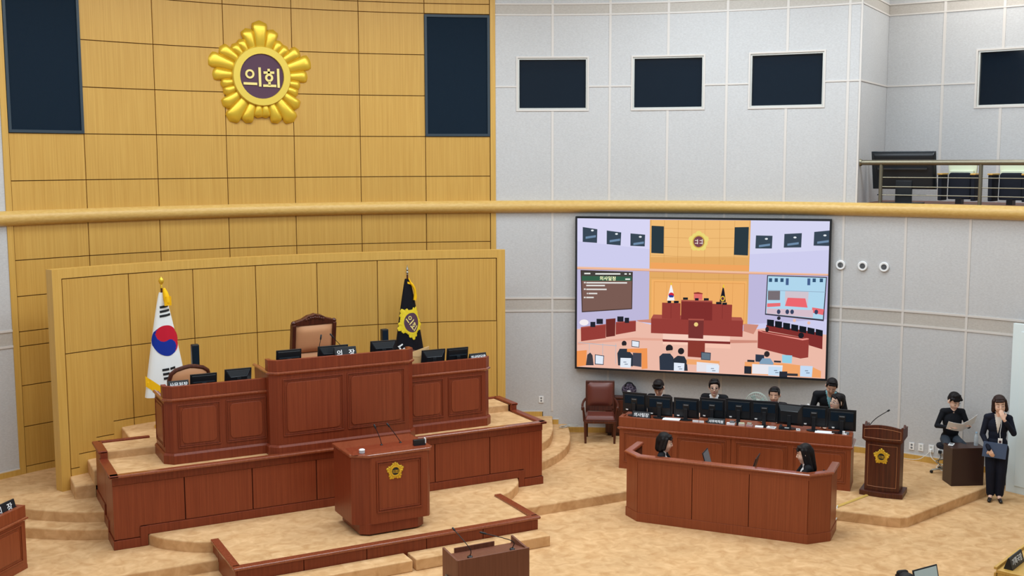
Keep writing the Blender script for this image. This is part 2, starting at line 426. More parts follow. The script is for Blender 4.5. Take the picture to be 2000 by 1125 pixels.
# ---- carpeted floors and steps
def arcpts(s0, s1, n=24, r=R+0.02): return [wp(s0+(s1-s0)*i/n, 0, r)[:2] for i in range(n+1)]
floor = struct(MB().prism([(16*cos(2*pi*k/64), -12+16*sin(2*pi*k/64)) for k in range(64)], -0.2, 0.0).build('floor', CARPET))
def carpet(name, poly, z, z0=-0.05, bev=0.022, parent=None):
    o = MB().prism(poly, z0, z).build(name, CARPET, parent, bevel=bev, seg=3); return struct(o)
xw = 10.16; yw = YC+sqrt(R*R-xw*xw)
L1 = [(-xw, yw-0.05), (-9.35,-7.75), (-7.14,-8.23), (-6.91,-8.10), (-4.69,-5.22), (4.69,-5.22), (6.91,-8.10), (7.02,-8.21), (7.14,-8.24), (9.35,-7.76), (xw, yw-0.05)]
L1 = L1 + [wp(s, 0, R+0.02)[:2] for s in [SDOOR-0.1-(2*SDOOR-0.2)*i/40 for i in range(41)]]
carpet('floor_platform', L1, 0.155)
e2 = [(3.0,-3.92),(3.29,-3.75),(3.62,-3.60),(4.0,-3.36),(4.33,-3.10),(4.64,-2.77),(4.90,-2.40),(5.16,-1.94),(5.39,-1.475)]
e3 = [(3.0,-3.60),(3.29,-3.42),(3.62,-3.26),(3.95,-3.02),(4.25,-2.76),(4.48,-2.46),(4.72,-2.09),(4.95,-1.66),(5.14,-1.335)]
for nm, e, z in (('floor_lower_step', e2, 0.31), ('floor_upper_step', e3, 0.465)):
    e = smoothline(e, 4); le = [(-x, y) for x, y in e[::-1]]
    xe, ye = e[-1]; s1 = R*asin(min(xe/R, 0.99))
    carpet(nm, le + e + [wp(s1-(2*s1)*i/16, 0, R+0.02)[:2] for i in range(17)], z)
# stage in front of the rostrum
es = smoothline([(2.86,-4.18),(2.74,-4.44),(2.57,-4.64),(2.36,-4.83),(2.10,-4.96)], 4)
carpet('floor_stage', [(-x, y) for x, y in es] + [(-2.06,-6.08),(2.06,-6.08)] + es[::-1] + [(2.86,-4.1),(-2.86,-4.1)], 0.31)
# stairs behind the rostrum, both sides
for sd in (-1, 1):
    for k in range(4):
        x0 = 3.585-0.268*k
        y0, y1 = -2.66, -1.35
        P = rect(min(sd*x0, sd*1.9), max(sd*x0, sd*1.9), y0, y1)
        carpet('floor_stair', P, 0.465+0.2*(k+1), z0=0.4)
carpet('floor_rostrum_front', rect(-3.2, 3.2, -4.195, -3.2), 1.155, z0=0.9, bev=0)
carpet('floor_rostrum_back', rect(-3.2, 3.2, -3.24, -2.68), 1.268, z0=0.9, bev=0.015)
carpet('floor_rostrum_rear', rect(-2.6, 2.6, -2.7, -1.3), 1.266, z0=0.9, bev=0)
# ceiling
struct(MB().prism([(16*cos(2*pi*k/48), -12+16*sin(2*pi*k/48)) for k in range(48)], TOP, TOP+0.2).build('ceiling', WHITE))
# ================================================================ oak backdrop behind the rostrum
RB = R-1.38
def bs(mb, s0, s1, z0, z1, r0, r1, step=0.25):       # s measured on the backdrop's own face
    return slab(mb, s0*R/RB, s1*R/RB, z0, z1, r0, r1, step)
BDW = 1.045; BH = 3.66
backdrop = thing('backdrop_wall', 'curved honey oak backdrop wall standing behind the rostrum and flags', 'wall panel')
bs(MB(), -3.80, 3.80, 0.44, 3.765, RB+0.042, RB+0.16).build('core', OAK2, backdrop)
mb = MB(); bs(mb, -3.81, -BH-G, 0.44, 3.77, RB-0.002, RB+0.165); mb.build('side_post', OAK2, backdrop)
mb = MB(); bs(mb, BH+G, 3.81, 0.44, 3.77, RB-0.002, RB+0.165); mb.build('side_post', OAK2, backdrop)
bs(MB(), -BH-G, BH+G, 3.632, 3.77, RB-0.002, RB+0.165).build('top_rail', OAK2, backdrop)
bs(MB(), -BH, BH, 0.46, 3.63, RB+0.037, RB+0.042).build('groove_shade_backing', GROOVE, backdrop)
def sx(x): return RB*asin(x/RB)
for j in range(7):
    a = -BH+j*BDW+G; b = a+BDW-2*G
    bs(MB(), a, b, 2.515+G, 3.618, RB, RB+0.038).build('wood_panel', OAK, backdrop)
    mb = MB(); sk = MB()
    if j in (0, 6):
        e = [sx(3.437), sx(3.169), sx(2.90)]; z = [0.785, 0.985, 1.185, 1.386]
        S = [BH-G] + e + [BH-BDW+G]
        for k in range(4):
            lo, hi = S[k+1], S[k]
            if lo >= hi: continue
            q = (-hi, -lo) if j == 0 else (lo, hi)
            bs(mb, q[0], q[1], z[k], 2.515-G, RB, RB+0.038)
            bs(sk, q[0], q[1], 0.46, z[k]-2*G, RB, RB+0.038)
    else:
        bs(mb, a, b, 1.386, 2.515-G, RB, RB+0.038); bs(sk, a, b, 1.25, 1.386-2*G, RB, RB+0.038)
    mb.build('wood_panel', OAK, backdrop); sk.build('skirting_board', OAK2, backdrop)

# ================================================================ tall speaker grilles in the oak wall
for sd, wh in ((-1, 'left'), (1, 'right')):
    t = thing('speaker_grille', 'tall dark navy speaker grille in the oak wall, %s the gold emblem' % ('left of' if sd < 0 else 'right of'), 'speaker', group='tall speaker grilles')
    a, b = sorted((sd*4.2-sd*0.0, sd*3.0)); z0, z1 = 5.775, 7.975; fw = 0.045
    mb = MB()
    for q in ((a, a+fw, z0, z1), (b-fw, b, z0, z1), (a+fw, b-fw, z0, z0+fw), (a+fw, b-fw, z1-fw, z1)): slab(mb, *q, R-0.025, R+0.018)
    mb.build('frame', SPKF, t)
    slab(MB(), a+fw, b-fw, z0+fw, z1-fw, R-0.004, R+0.016).build('grille_cloth', SPK, t)

# ================================================================ council emblems
PET = []
for k in range(5):
    for off, ln, w in ((0, 1.0, 0.150), (16.5, 0.885, 0.118), (30, 0.75, 0.092), (42, 0.75, 0.092), (55.5, 0.885, 0.118)):
        PET.append((90-72*k-off, ln, w))
def petal_mesh(mb, ang, ln, w, h, r_in=0.42, ns=9, nt=9):
    a = radians(ang); V = []; F = []
    for i in range(ns+1):
        u = i/ns; rr = r_in+(ln-r_in)*u
        wid = w*(0.50+0.50*min(1,u*1.15))*(sqrt(max(0.0, 1-((u-0.80)/0.20)**2)) if u > 0.80 else 1.0)
        hh = h*(0.55+0.45*sin(pi*min(1, u*0.9)))*(sqrt(max(0.0, 1-((u-0.74)/0.26)**2))*0.9+0.1 if u > 0.74 else 1.0)
        for k in range(nt+1):
            t = pi*k/nt
            lx = rr; ly = wid*cos(t)
            V.append((lx*cos(a)-ly*sin(a), -hh*sin(t)**0.62, lx*sin(a)+ly*cos(a)))
    m = nt+1
    for i in range(ns):
        for k in range(nt): F.append((i*m+k, i*m+k+1, (i+1)*m+k+1, (i+1)*m+k))
    return mb.add(V, F)
def emblem(parent, rad, depth, M, letter, ringm, petm, discm, simple=False):
    """a five-petalled council crest in the x,z plane, facing -y"""
    for ang, ln, w in PET:
        mb = petal_mesh(MB(), ang, ln*rad, w*rad, depth, 0.42*rad, *((6, 6) if simple else (10, 9)))
        mb.xf(M).build('petal', petm, parent, smooth=True)
    ol = []
    for ang, ln, w in PET:
        for da, kk in ((-5.5, 0.78), (0, 0.93), (5.5, 0.78)): ol.append((ln*rad*kk*cos(radians(ang-da)), ln*rad*kk*sin(radians(ang-da))))
    MB().yprism(ol, -depth*0.3, 0.0).xf(M).build('backing', petm, parent)
    mb = MB().lathe([(0.395*rad, -depth*0.9), (0.40*rad, -depth*1.35), (0.515*rad, -depth*1.35), (0.53*rad, -depth*1.15), (0.53*rad, 0.0)], (0,0,0), 40, 'y')
    mb.xf(M).build('ring', ringm, parent, smooth=True)
    mb = MB().lathe([(0.0, -depth*1.0), (0.40*rad, -depth*1.0)], (0,0,0), 40, 'y')
    d = mb.xf(M).build('disc', discm, parent)
    y0, y1 = -depth*1.0, -depth*1.22; k = rad/510.0; mb = MB()
    def bar(xa, za, xb, zb, w=22):
        p = Vector((xa, 0, -za))*k; q = Vector((xb, 0, -zb))*k; dd = (q-p); L = dd.length/2; dd.normalize(); nn = Vector((-dd.z, 0, dd.x))
        mb.obb((p+q)/2+Vector((0, (y0+y1)/2, 0)), dd*(L+w*k*0.35), nn*w*k*0.5, Vector((0, (y1-y0)/2, 0)))
    def ringl(xc, zc, ro, ri):
        mb.lathe([(ri*k, y0), (ri*k, y1), (ro*k, y1), (ro*k, y0)], (xc*k, 0, -zc*k), 20, 'y')
    ringl(-113, -18, 42, 24); bar(-165, 68, -55, 70); bar(-22, -72, -20, 86)      # first syllable
    bar(62, -62, 63, -36); bar(22, -34, 106, -36); ringl(65, 12, 38, 18); bar(67, 52, 67, 72); bar(16, 84, 122, 84); bar(150, -66, 152, 92)
    mb.xf(M).build('emblem_lettering', letter, d)
t = thing('wall_emblem', 'large gold council emblem with purple disc high on the oak wall', 'emblem', (0.03, -0.012, 6.79))
emblem(t, 0.965, 0.085, Matrix.Identity(4), INKY, GOLDF, GOLD, PURP)

# ================================================================ rostrum platform
ros = thing('rostrum', 'long mahogany rostrum platform with carpeted top and panelled front', 'rostrum', (0, -4.23, 0.155))
def W2(mb, ref=(0, -4.23, 0.155)):
    return mb.xf(Matrix.Translation(-Vector(ref)))
core = MB().box(-3.26, 3.26, -4.2, -2.68, 0.16, 1.12)
W2(core).build('core', MAHO, ros)
for k in range(7):
    x0 = -3.28+0.937*k; x1 = x0+0.937; g = 0.008
    mb = MB()
    zb = 0.29 if k in (0, 6) else 0.44
    if k == 0: mb.box(x0, -2.94, -4.232, -4.2, 0.29, 1.03).box(-2.94, x1-g, -4.232, -4.2, 0.44, 1.03)
    elif k == 6: mb.box(x0+g, 2.94, -4.232, -4.2, 0.44, 1.03).box(2.94, x1, -4.232, -4.2, 0.29, 1.03)
    else: mb.box(x0+g, x1-g, -4.232, -4.2, 0.44, 1.03)
    W2(mb).build('front_panel', MAHP, ros)
W2(MB().box(-3.25, 3.25, -4.208, -4.2, 0.2, 1.1)).build('seam_shade_backing', LINE, ros)
W2(MB().box(-3.285, 3.285, -4.238, -4.19, 1.034, 1.15)).build('fascia', MAHO, ros, bevel=0.004)
# stepped skirting boards
for a, b in ((-3.29, -2.95), (2.95, 3.29)): W2(MB().box(a, b, -4.252, -4.2, 0.155, 0.28)).build('skirting_board', MAHO, ros, bevel=0.006)
W2(MB().box(-2.95, 2.95, -4.248, -4.2, 0.31, 0.432)).build('skirting_board', MAHO, ros, bevel=0.006)
for a in (-2.95, 2.85): W2(MB().box(a, a+0.1, -4.25, -4.2, 0.157, 0.432)).build('skirting_board', MAHO, ros, bevel=0.006)
for sd in (-1, 1):
    def xb(mb, xa, xc, *r): return mb.box(*sorted((sd*xa, sd*xc)), *r)
    # side boards
    W2(xb(MB(), 3.25, 3.28, -4.19, -3.58, 0.30, 1.14)).build('side_panel', MAHP, ros)
    W2(xb(MB(), 3.25, 3.28, -3.565, -2.70, 0.60, 1.14)).build('side_panel', MAHP, ros)
    W2(xb(MB(), 3.25, 3.28, -3.30, -2.70, 1.14, 1.25)).build('side_panel', MAHP, ros)
    for y0, y1, z0, z1 in ((-4.25, -3.74, 0.155, 0.28), (-3.80, -3.42, 0.28, 0.44), (-3.50, -2.7, 0.44, 0.59)):
        W2(xb(MB(), 3.25, 3.296, y0, y1, z0, z1)).build('skirting_board', MAHO, ros, bevel=0.005)
    # curbs on top
    W2(xb(MB(), 3.20, 3.325, -4.315, -3.28, 1.15, 1.19)).build('curb_cap', MAHO, ros, bevel=0.012)
    W2(xb(MB(), 3.20, 3.30, -3.33, -3.27, 1.15, 1.29)).build('curb_cap', MAHO, ros, bevel=0.006)
    W2(xb(MB(), 3.20, 3.325, -3.33, -2.66, 1.26, 1.30)).build('curb_cap', MAHO, ros, bevel=0.012)
    W2(xb(MB(), 2.52, 3.25, -2.72, -2.66, 1.26, 1.30)).build('curb_cap', MAHO, ros, bevel=0.012)
    W2(xb(MB(), 2.70, 3.25, -2.71, -2.67, 0.5, 1.27)).build('rear_board', MAHP, ros)
W2(MB().box(-3.325, 3.325, -4.315, -4.205, 1.15, 1.19)).build('curb_cap', RAILP, ros, bevel=0.014, seg=3)

# ================================================================ stage curb
cu = thing('stage_curb', 'low mahogany curb edging the carpeted stage around the podium', 'curb', (0, -6.15, 0))
def W3(mb): return mb.xf(Matrix.Translation((0, 6.15, 0)))
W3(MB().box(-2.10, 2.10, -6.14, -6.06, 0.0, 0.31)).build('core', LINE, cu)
for k in range(5):
    x0 = -2.12+0.848*k
    W3(MB().box(x0+0.006, x0+0.842, -6.152, -6.13, 0.0, 0.30)).build('front_panel', MAHO, cu)
W3(MB().box(-2.17, 2.17, -6.18, -6.05, 0.30, 0.34)).build('cap', RAILP, cu, bevel=0.014, seg=3)
for sd in (-1, 1):
    x0, x1 = sorted((sd*2.06, sd*2.17)); W3(MB().box(x0, x1, -6.1, -4.93, 0.30, 0.34)).build('cap', RAILP, cu, bevel=0.012, seg=3)
    x0, x1 = sorted((sd*2.06, sd*2.14))
    W3(MB().box(x0, x1, -6.14, -5.25, 0.0, 0.31)).build('side_board', MAHP, cu); W3(MB().box(x0, x1, -5.24, -4.93, 0.12, 0.31)).build('side_board', MAHP, cu)
# loose carpeted step boxes in front of it
for x0, x1, lab in ((-2.16, 0.09, 'carpeted step box before the stage curb, left one of the two'), (0.14, 2.155, 'carpeted step box before the stage curb, behind the small brown lectern')):
    o = MB().box(-(x1-x0)/2, (x1-x0)/2, -0.16, 0.155, 0, 0.155).build('step_box', CARPET, None, bevel=0.014, loc=((x0+x1)/2, -6.31, 0), seg=3)
    tag(o, lab, 'step', 'carpeted step boxes')

# ================================================================ panelled desks
def field(parent, x0, x1, z0, z1, M=None, notch=0.05, m1=MAHO, m2=MAHP, mg=0.055):
    """a raised panel in the plane y=0 facing -y: outer moulding and an inner notched field"""
    M = M or Matrix.Identity(4)
    mb = MB()
    for k, (w, d) in enumerate(((0.016, 0.014), (0.012, 0.007))):
        o = 0.0 if k == 0 else 0.022
        a, b, c, e = x0+o, x1-o, z0+o, z1-o
        mb.box(a, b, -d, 0, c, c+w).box(a, b, -d, 0, e-w, e).box(a, a+w, -d, 0, c+w, e-w).box(b-w, b, -d, 0, c+w, e-w)
    p = mb.xf(M).build('panel_moulding', m1, parent, bevel=0.003)
    a, b, c, e = x0+mg, x1-mg, z0+mg, z1-mg; n = notch
    oct_ = [(a+n,c),(b-n,c),(b-n*0.45,c+n*0.2),(b,c+n),(b,e-n),(b-n*0.45,e-n*0.2),(b-n,e),(a+n,e),(a+n*0.45,e-n*0.2),(a,e-n),(a,c+n),(a+n*0.45,c+n*0.2)]
    MB().yprism(oct_, -0.010, 0.0).xf(M).build('panel_field', m2, p, bevel=0.006)
    return p
def desk(name, label, loc, poly, h, mold_z, panels, group=None, side=None, plinth=0.15, cat='desk', rotz=0, top_z=None, m1=MAHO, m2=MAHP, back_open=True, ps=0.24, flare=0.03):
    """poly: front outline from left-back over the front to right-back, local xy; walls rise along it"""
    t = thing(name, label, cat, loc, rotz, group)
    th = 0.05
    def band_(o, z0, z1): return [(o, z0), (o, z1), (-th, z1), (-th, z0)]
    yl = max(p[1] for p in poly); short = [(x, min(y, ps)) if y == yl else (x, y) for x, y in poly]
    MB().sweep(band_(0.0, plinth-0.02, mold_z), poly).build('body', m1, t)
    MB().sweep([(flare, 0), (flare, plinth-0.03), (flare*0.4, plinth), (-th, plinth), (-th, 0)], poly).build('plinth', m1, t)
    MB().sweep([(0.0, mold_z-0.035), (0.018, mold_z-0.02), (0.03, mold_z-0.008), (0.03, mold_z+0.008), (0.008, mold_z+0.02), (-0.01, mold_z+0.02), (-0.01, mold_z-0.035)], poly).build('moulding', RAILP, t)
    MB().sweep([(0.010, mold_z+0.02), (0.010, h), (-th-0.004, h), (-th-0.004, mold_z+0.02)], short).build('parapet', m1, t, bevel=0.004)
    tz = top_z or mold_z-0.08
    yb = max(p[1] for p in poly); inner = [(p[0]*0.985, p[1]+0.02) for p in poly]
    MB().prism(inner, tz-0.03, tz).build('worktop', m1, t)
    for x0, x1, z0, z1, y in panels: field(t, x0, x1, z0, z1, Matrix.Translation((0, y-0.0005, 0)), m1=m1, m2=m2)
    for x, y0, y1, z0, z1 in (side or []):
        M = Matrix.Translation((x, 0, 0)) @ Matrix.Rotation(-pi/2 if x < 0 else pi/2, 4, 'Z')
        # local x of the field runs along -y (left side) or +y (right side)
        if x < 0: field(t, -y1, -y0, z0, z1, M, 0.035, m1, m2)
        else: field(t, y0, y1, z0, z1, M, 0.035, m1, m2)
    return t
ZD = 1.155
# chair's desk in the middle
P = [(-1.10, 0.85), (-1.10, 0.10), (-1.00, 0.0), (1.00, 0.0), (1.10, 0.10), (1.10, 0.85)]
desk('rostrum_desk', 'tall middle mahogany desk on the rostrum with two wide panels', (0, -4.21, ZD), P, 1.375, 1.19,
     [(-0.93, -0.03, 0.27, 1.10, 0), (0.03, 0.93, 0.27, 1.10, 0)], 'rostrum desks', top_z=1.08)
P = [(-0.72, 0.75), (-0.72, 0.10), (-0.62, 0.0), (0.72, 0.0)]
desk('rostrum_desk', 'lower mahogany desk on the rostrum beside the white flag', (-1.79, -3.96, ZD), P, 1.092, 0.905,
     [(-0.56, 0.03, 0.22, 0.83, 0), (0.11, 0.68, 0.22, 0.83, 0)], 'rostrum desks', side=[(-0.72, 0.15, 0.70, 0.22, 0.83)], top_z=0.83)
P = [(-0.72, 0.0), (0.62, 0.0), (0.72, 0.10), (0.72, 0.75)]
desk('rostrum_desk', 'lower mahogany desk on the rostrum below the black flag', (1.79, -3.96, ZD), P, 1.092, 0.905,
     [(-0.68, -0.11, 0.22, 0.83, 0), (-0.03, 0.56, 0.22, 0.83, 0)], 'rostrum desks', side=[(0.72, 0.15, 0.70, 0.22, 0.83)], top_z=0.83)

# ================================================================ main podium
pod = thing('podium', 'mahogany speaker podium with gold emblem standing on the carpeted stage', 'podium', (0.12, -5.30, 0.31))
base = [(-0.50, 0.35), (-0.50, -0.40), (-0.38, -0.485), (0.38, -0.485), (0.50, -0.40), (0.50, 0.35)]
def sc_(p, k, dy=0): return [(x*k, y*k+dy) for x, y in p]
MB().prism(sc_(base, 0.93), 0.02, 0.17).build('plinth', MAHO, pod, bevel=0.006)
MB().prism(sc_(base, 0.86), 0.0, 0.02).build('foot', ESPR, pod)
MB().prism([(-0.555, 0.38), (-0.555, -0.32), (-0.36, -0.445), (0.52, -0.445), (0.555, -0.40), (0.555, 0.38)], 0.15, 1.08).build('body', MAHO, pod, bevel=0.006)
MB().prism([(-0.335, -0.445), (-0.31, -0.468), (0.49, -0.468), (0.515, -0.445)], 0.16, 1.08).build('front_board', MAHP, pod, bevel=0.004)
field_ = MB()
for w, d, o in ((0.022, 0.016, 0.0), (0.016, 0.012, 0.03)):
    a, b, c, e = -0.25+o, 0.41-o, 0.31+o, 1.02-o; y = -0.468
    field_.box(a, b, y-d, y, c, c+w).box(a, b, y-d, y, e-w, e).box(a, a+w, y-d, y, c+w, e-w).box(b-w, b, y-d, y, c+w, e-w)
field_.build('panel_moulding', MAHO, pod, bevel=0.003)
MB().prism([(-0.575, 0.39), (-0.575, -0.33), (-0.37, -0.48), (0.54, -0.48), (0.595, -0.40), (0.595, 0.39)], 1.08, 1.125).build('top_moulding', RAILP, pod, bevel=0.014, seg=3)
MB().add([(-0.55,-0.40,1.125),(0.57,-0.40,1.125),(0.57,0.37,1.10),(-0.55,0.37,1.10),(-0.50,-0.26,1.14),(0.52,-0.26,1.14),(0.52,0.30,1.11),(-0.50,0.30,1.11)],
         [(3,2,1,0),(4,5,6,7),(0,1,5,4),(1,2,6,5),(2,3,7,6),(3,0,4,7)]).build('reading_board', MAHO, pod)
e = bpy.data.objects.new('podium_emblem', None); COL.objects.link(e); e.parent = pod; e.location = (0.02, -0.47, 0.86)
emblem(e, 0.135, 0.014, Matrix.Identity(4), GOLD, GOLD, GOLD, BLK, True)
def gooseneck(name, label, pts, loc, rotz=0, group=None, r=0.006, head=0.013, hl=0.06, base_r=0.03):
    t = thing(name, label, 'microphone', loc, rotz, group)
    MB().lathe([(0, 0), (base_r, 0), (base_r, 0.012), (base_r*0.5, 0.022), (0, 0.022)], (0,0,0), 16).build('base', BLKM, t, smooth=True)
    MB().tube(smoothline(pts, 5), r, 8).build('neck', BLKM, t, smooth=True)
    a, b = Vector(pts[-2]), Vector(pts[-1]); d = (b-a).normalized()
    MB().tube([b-d*0.01, b, b+d*hl, b+d*(hl+0.008)], [head*0.7, head, head, head*0.4], 10).build('capsule', BLK, t, smooth=True)
    return t
gooseneck('gooseneck_microphone', 'thin gooseneck microphone on the podium, left of the pair', [(0,0,0.02),(-0.02,0.02,0.12),(-0.06,0.06,0.24)], (0.10, -5.38, 1.435), 0, 'podium microphones', 0.005, 0.012, 0.05, 0.02)
gooseneck('gooseneck_microphone', 'thin gooseneck microphone on the podium, right of the pair', [(0,0,0.02),(-0.07,0.02,0.13),(-0.14,0.06,0.24)], (0.38, -5.38, 1.435), 0, 'podium microphones', 0.005, 0.012, 0.05, 0.02)
t = thing('water_glass', 'small round lidded glass on the left edge of the podium', 'glass', (-0.28, -5.64, 1.432))
MB().lathe([(0, 0), (0.035, 0), (0.04, 0.02), (0.035, 0.05), (0.0, 0.05)], n=18).build('cup', mat('clear_grey', rgb(196,198,204), 0.15, 0.5), t, smooth=True)
MB().lathe([(0, 0.05), (0.042, 0.05), (0.03, 0.062), (0, 0.066)], n=18).build('lid', WHITE, t, smooth=True)
t = thing('desk_timer', 'small black box timer on the right edge of the podium', 'timer', (0.56, -5.62, 1.435), radians(-4))
MB().box(-0.085, 0.085, -0.03, 0.03, 0, 0.085).build('case', BLK, t, bevel=0.005)
MB().box(0.075, 0.09, -0.033, 0.02, 0.03, 0.10).build('side_clip', WHITE, t, bevel=0.002)

# ================================================================ small brown lectern on the floor
sl = thing('small_lectern', 'plain brown laminate lectern on the floor in front of the stage steps', 'lectern', (0.0, -8.80, 0))
MB().box(-0.44, 0.44, -0.20, -0.175, 0, 1.06).build('front_board', BROWN, sl, bevel=0.003)
for sd in (-1, 1):
    x0, x1 = sorted((sd*0.44, sd*0.415))
    MB().xprism([(-0.175, 0), (0.20, 0), (0.20, 1.085), (-0.175, 1.05)], x0, x1).build('side_board', BROWN, sl, bevel=0.003)
MB().add([(-0.415,-0.175,1.045),(0.415,-0.175,1.045),(0.415,0.19,1.0),(-0.415,0.19,1.0),(-0.415,-0.175,1.02),(0.415,-0.175,1.02),(0.415,0.19,0.975),(-0.415,0.19,0.975)],
         [(0,1,2,3),(7,6,5,4),(0,4,5,1),(1,5,6,2),(2,6,7,3),(3,7,4,0)]).build('reading_board', BROWN, sl)
MB().box(-0.30, 0.20, 0.185, 0.20, 0.98, 1.055).build('book_stop', BROWN, sl, bevel=0.003)
MB().tube([(-0.443, -0.10, 0.80), (-0.455, -0.04, 0.80), (-0.455, 0.05, 0.80), (-0.443, 0.1, 0.80)], 0.012, 8).build('grip', STEEL, sl, smooth=True)
gooseneck('gooseneck_microphone', 'bent gooseneck microphone on the brown lectern, left of the pair', [(0,0,0.02),(0,0.0,0.10),(-0.10,0.18,0.27)], (-0.26, -8.93, 1.044), 0, 'lectern microphones', 0.005, 0.011, 0.03)
gooseneck('gooseneck_microphone', 'bent gooseneck microphone on the brown lectern, right of the pair', [(0,0,0.02),(0,0.0,0.10),(-0.27,0.12,0.19)], (0.26, -8.93, 1.044), 0, 'lectern microphones', 0.005, 0.011, 0.06)

# ================================================================ staff desks on the right, two units; matching desk at the left edge
DA = Vector((4.878, -4.045, 0.155)); DD = Vector((0.6505, -0.7595, 0)); DN = Vector((0.7595, 0.6505, 0)); DRZ = atan2(-0.7595, 0.6505)
def dk(u, v, z): return DA + DD*u + DN*v + Vector((0, 0, z))
SIDEB = grain(mat('desk_side_brown', rgb(96,58,46), 0.45, 0.35), (45, 45, 1.1), rgb(92,54,42), rgb(108,66,52), 0.3, 0.7, 4)
for i, lab in enumerate(('long staff desk section nearest the brown leather chair, row of monitors on it', 'long staff desk section nearest the small emblem lectern, monitors on it')):
    u0 = 1.88*i
    c = dk(u0+0.94, 0, 0)
    P = [(-0.937, 0.55), (-0.937, 0.0), (0.937, 0.0), (0.937, 0.55)]
    desk('staff_desk', lab, c, P, 0.885, 0.70, [(-0.86, -0.04, 0.12, 0.63, 0), (0.04, 0.86, 0.12, 0.63, 0)], 'staff desks', plinth=0.06, rotz=DRZ, top_z=0.868, flare=0.004, m1=MAHB, m2=MAHB)
LRZ = atan2(0.7595, 0.6505)
desk('side_desk', 'mahogany desk cut off by the left edge of the picture', (-4.985, -5.10, 0.155), [(-0.937, 0.55), (-0.937, 0.0), (0.937, 0.0), (0.937, 0.55)], 0.83, 0.66,
     [(-0.86, -0.04, 0.12, 0.60, 0), (0.04, 0.86, 0.12, 0.60, 0)], plinth=0.06, rotz=LRZ, top_z=0.76, flare=0.004, m1=MAHB, m2=MAHB)

# ================================================================ clerks' booth
bo = thing('clerks_booth', 'faceted reddish wood booth enclosing two seated clerks', 'booth')
PB = [(4.30, -5.47), (3.845, -5.82), (3.82, -6.15), (5.345, -8.10), (5.72, -8.15), (6.145, -7.82)]
PBr = PB
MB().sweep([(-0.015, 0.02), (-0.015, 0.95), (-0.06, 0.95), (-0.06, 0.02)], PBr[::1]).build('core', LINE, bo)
RW = MB()
def pt(p, q, t): return (p[0]+(q[0]-p[0])*t, p[1]+(q[1]-p[1])*t)
for i in range(5):
    p, q = Vector(PB[i]), Vector(PB[i+1]); d = (q-p).normalized(); nrm = Vector((d.y, -d.x))
    n = 3 if i == 2 else 1
    for k in range(n):
        a = p+(q-p)*(k/n)+d*0.005; b = p+(q-p)*((k+1)/n)-d*0.005
        P4 = [tuple(a), tuple(b), tuple(b-nrm*0.02), tuple(a-nrm*0.02)]
        MB().prism(P4, 0.135, 0.905).build('board', MAHB, bo, bevel=0.002)
MB().sweep([(0.01, 0), (0.01, 0.135), (-0.055, 0.135), (-0.055, 0)], PB).build('plinth', MAHB, bo, bevel=0.003)
MB().sweep([(0.003, 0.905), (0.003, 0.965), (-0.06, 0.965), (-0.06, 0.905)], PB).build('top_rail', MAHB, bo)
MB().sweep([(0.035, 0.972), (0.035, 0.99), (0.02, 1.003), (-0.075, 1.003), (-0.085, 0.99), (-0.085, 0.965), (0.02, 0.965)], PB).build('cap_rail', RAILP, bo)
MB().prism([(4.29, -5.55), (3.92, -5.84), (3.90, -6.13), (5.36, -8.0), (5.70, -8.05), (6.06, -7.78), (5.8, -7.45), (4.66, -6.0)], 0.69, 0.72).build('worktop', MAHB, bo)

# ================================================================ lectern with emblem on the right platform
le = thing('emblem_lectern', 'dark walnut lectern with small gold emblem by the right wall', 'lectern', (7.685, -7.23, 0.155), radians(-55.8))
le.scale = (1.04, 1.04, 1.05)
def bow(x0, x1, y0, yb, bulge, n=8): return [(x0+(x1-x0)*i/n, y0-bulge*sin(pi*i/n)) for i in range(n+1)] + [(x1, yb), (x0, yb)]
MB().prism(bow(-0.31, 0.31, -0.19, 0.25, 0.04), 0, 0.075).build('foot', MAHD, le, bevel=0.006)
MB().prism(bow(-0.25, 0.25, -0.13, 0.20, 0.035), 0.075, 0.80).build('body', MAHD, le, bevel=0.004)
MB().prism(bow(-0.25, 0.25, -0.13, 0.20, 0.035), 0.80, 0.85, bow(-0.29, 0.29, -0.20, 0.24, 0.035)).build('cornice', MAHD, le)
n = 16; V = []; F = []
for i in range(n+1):
    u = i/n; x = -0.29+0.58*u; yf = -0.20-0.035*sin(pi*u)
    zt = 1.045+0.035*sin(pi*min(1, max(0, (u-0.1)/0.8)))**0.8 + (0.02 if u < 0.06 or u > 0.94 else 0)
    V += [(x, yf, 0.85), (x, yf, zt), (x, yf+0.03, zt), (x, yf+0.03, 0.85)]
for i in range(n):
    a = 4*i; F += [(a,a+4,a+5,a+1),(a+1,a+5,a+6,a+2),(a+2,a+6,a+7,a+3),(a+3,a+7,a+4,a)]
F += [(0,1,2,3),(4*n+3,4*n+2,4*n+1,4*n)]
MB().add(V, F).build('head_board', MAHD, le)
for sd in (-1, 1):
    x0, x1 = sorted((sd*0.29, sd*0.262))
    MB().xprism([(-0.19, 0.85), (0.24, 0.85), (0.24, 1.0), (0.10, 1.0), (0.03, 1.065), (-0.05, 1.02), (-0.19, 1.065)], x0, x1).build('cheek', MAHD, le, bevel=0.003)
MB().box(-0.265, 0.265, -0.17, 0.23, 0.93, 0.95).build('reading_board', MAHD, le)
INLAY = mat('inlay_line', rgb(170,110,70), 0.4, 0.4)
def inlay(pts, r=0.004): MB().tube(pts, r, 5).build('inlay', INLAY, le)
fy = lambda x, hw, y0, b: y0-b*sin(pi*(x+hw)/(2*hw))-0.002
xs = [-0.205+0.41*i/8 for i in range(9)]
inlay([(x, fy(x, .25, -.13, .035), 0.76) for x in xs]); inlay([(x, fy(x, .25, -.13, .035), 0.14) for x in xs])
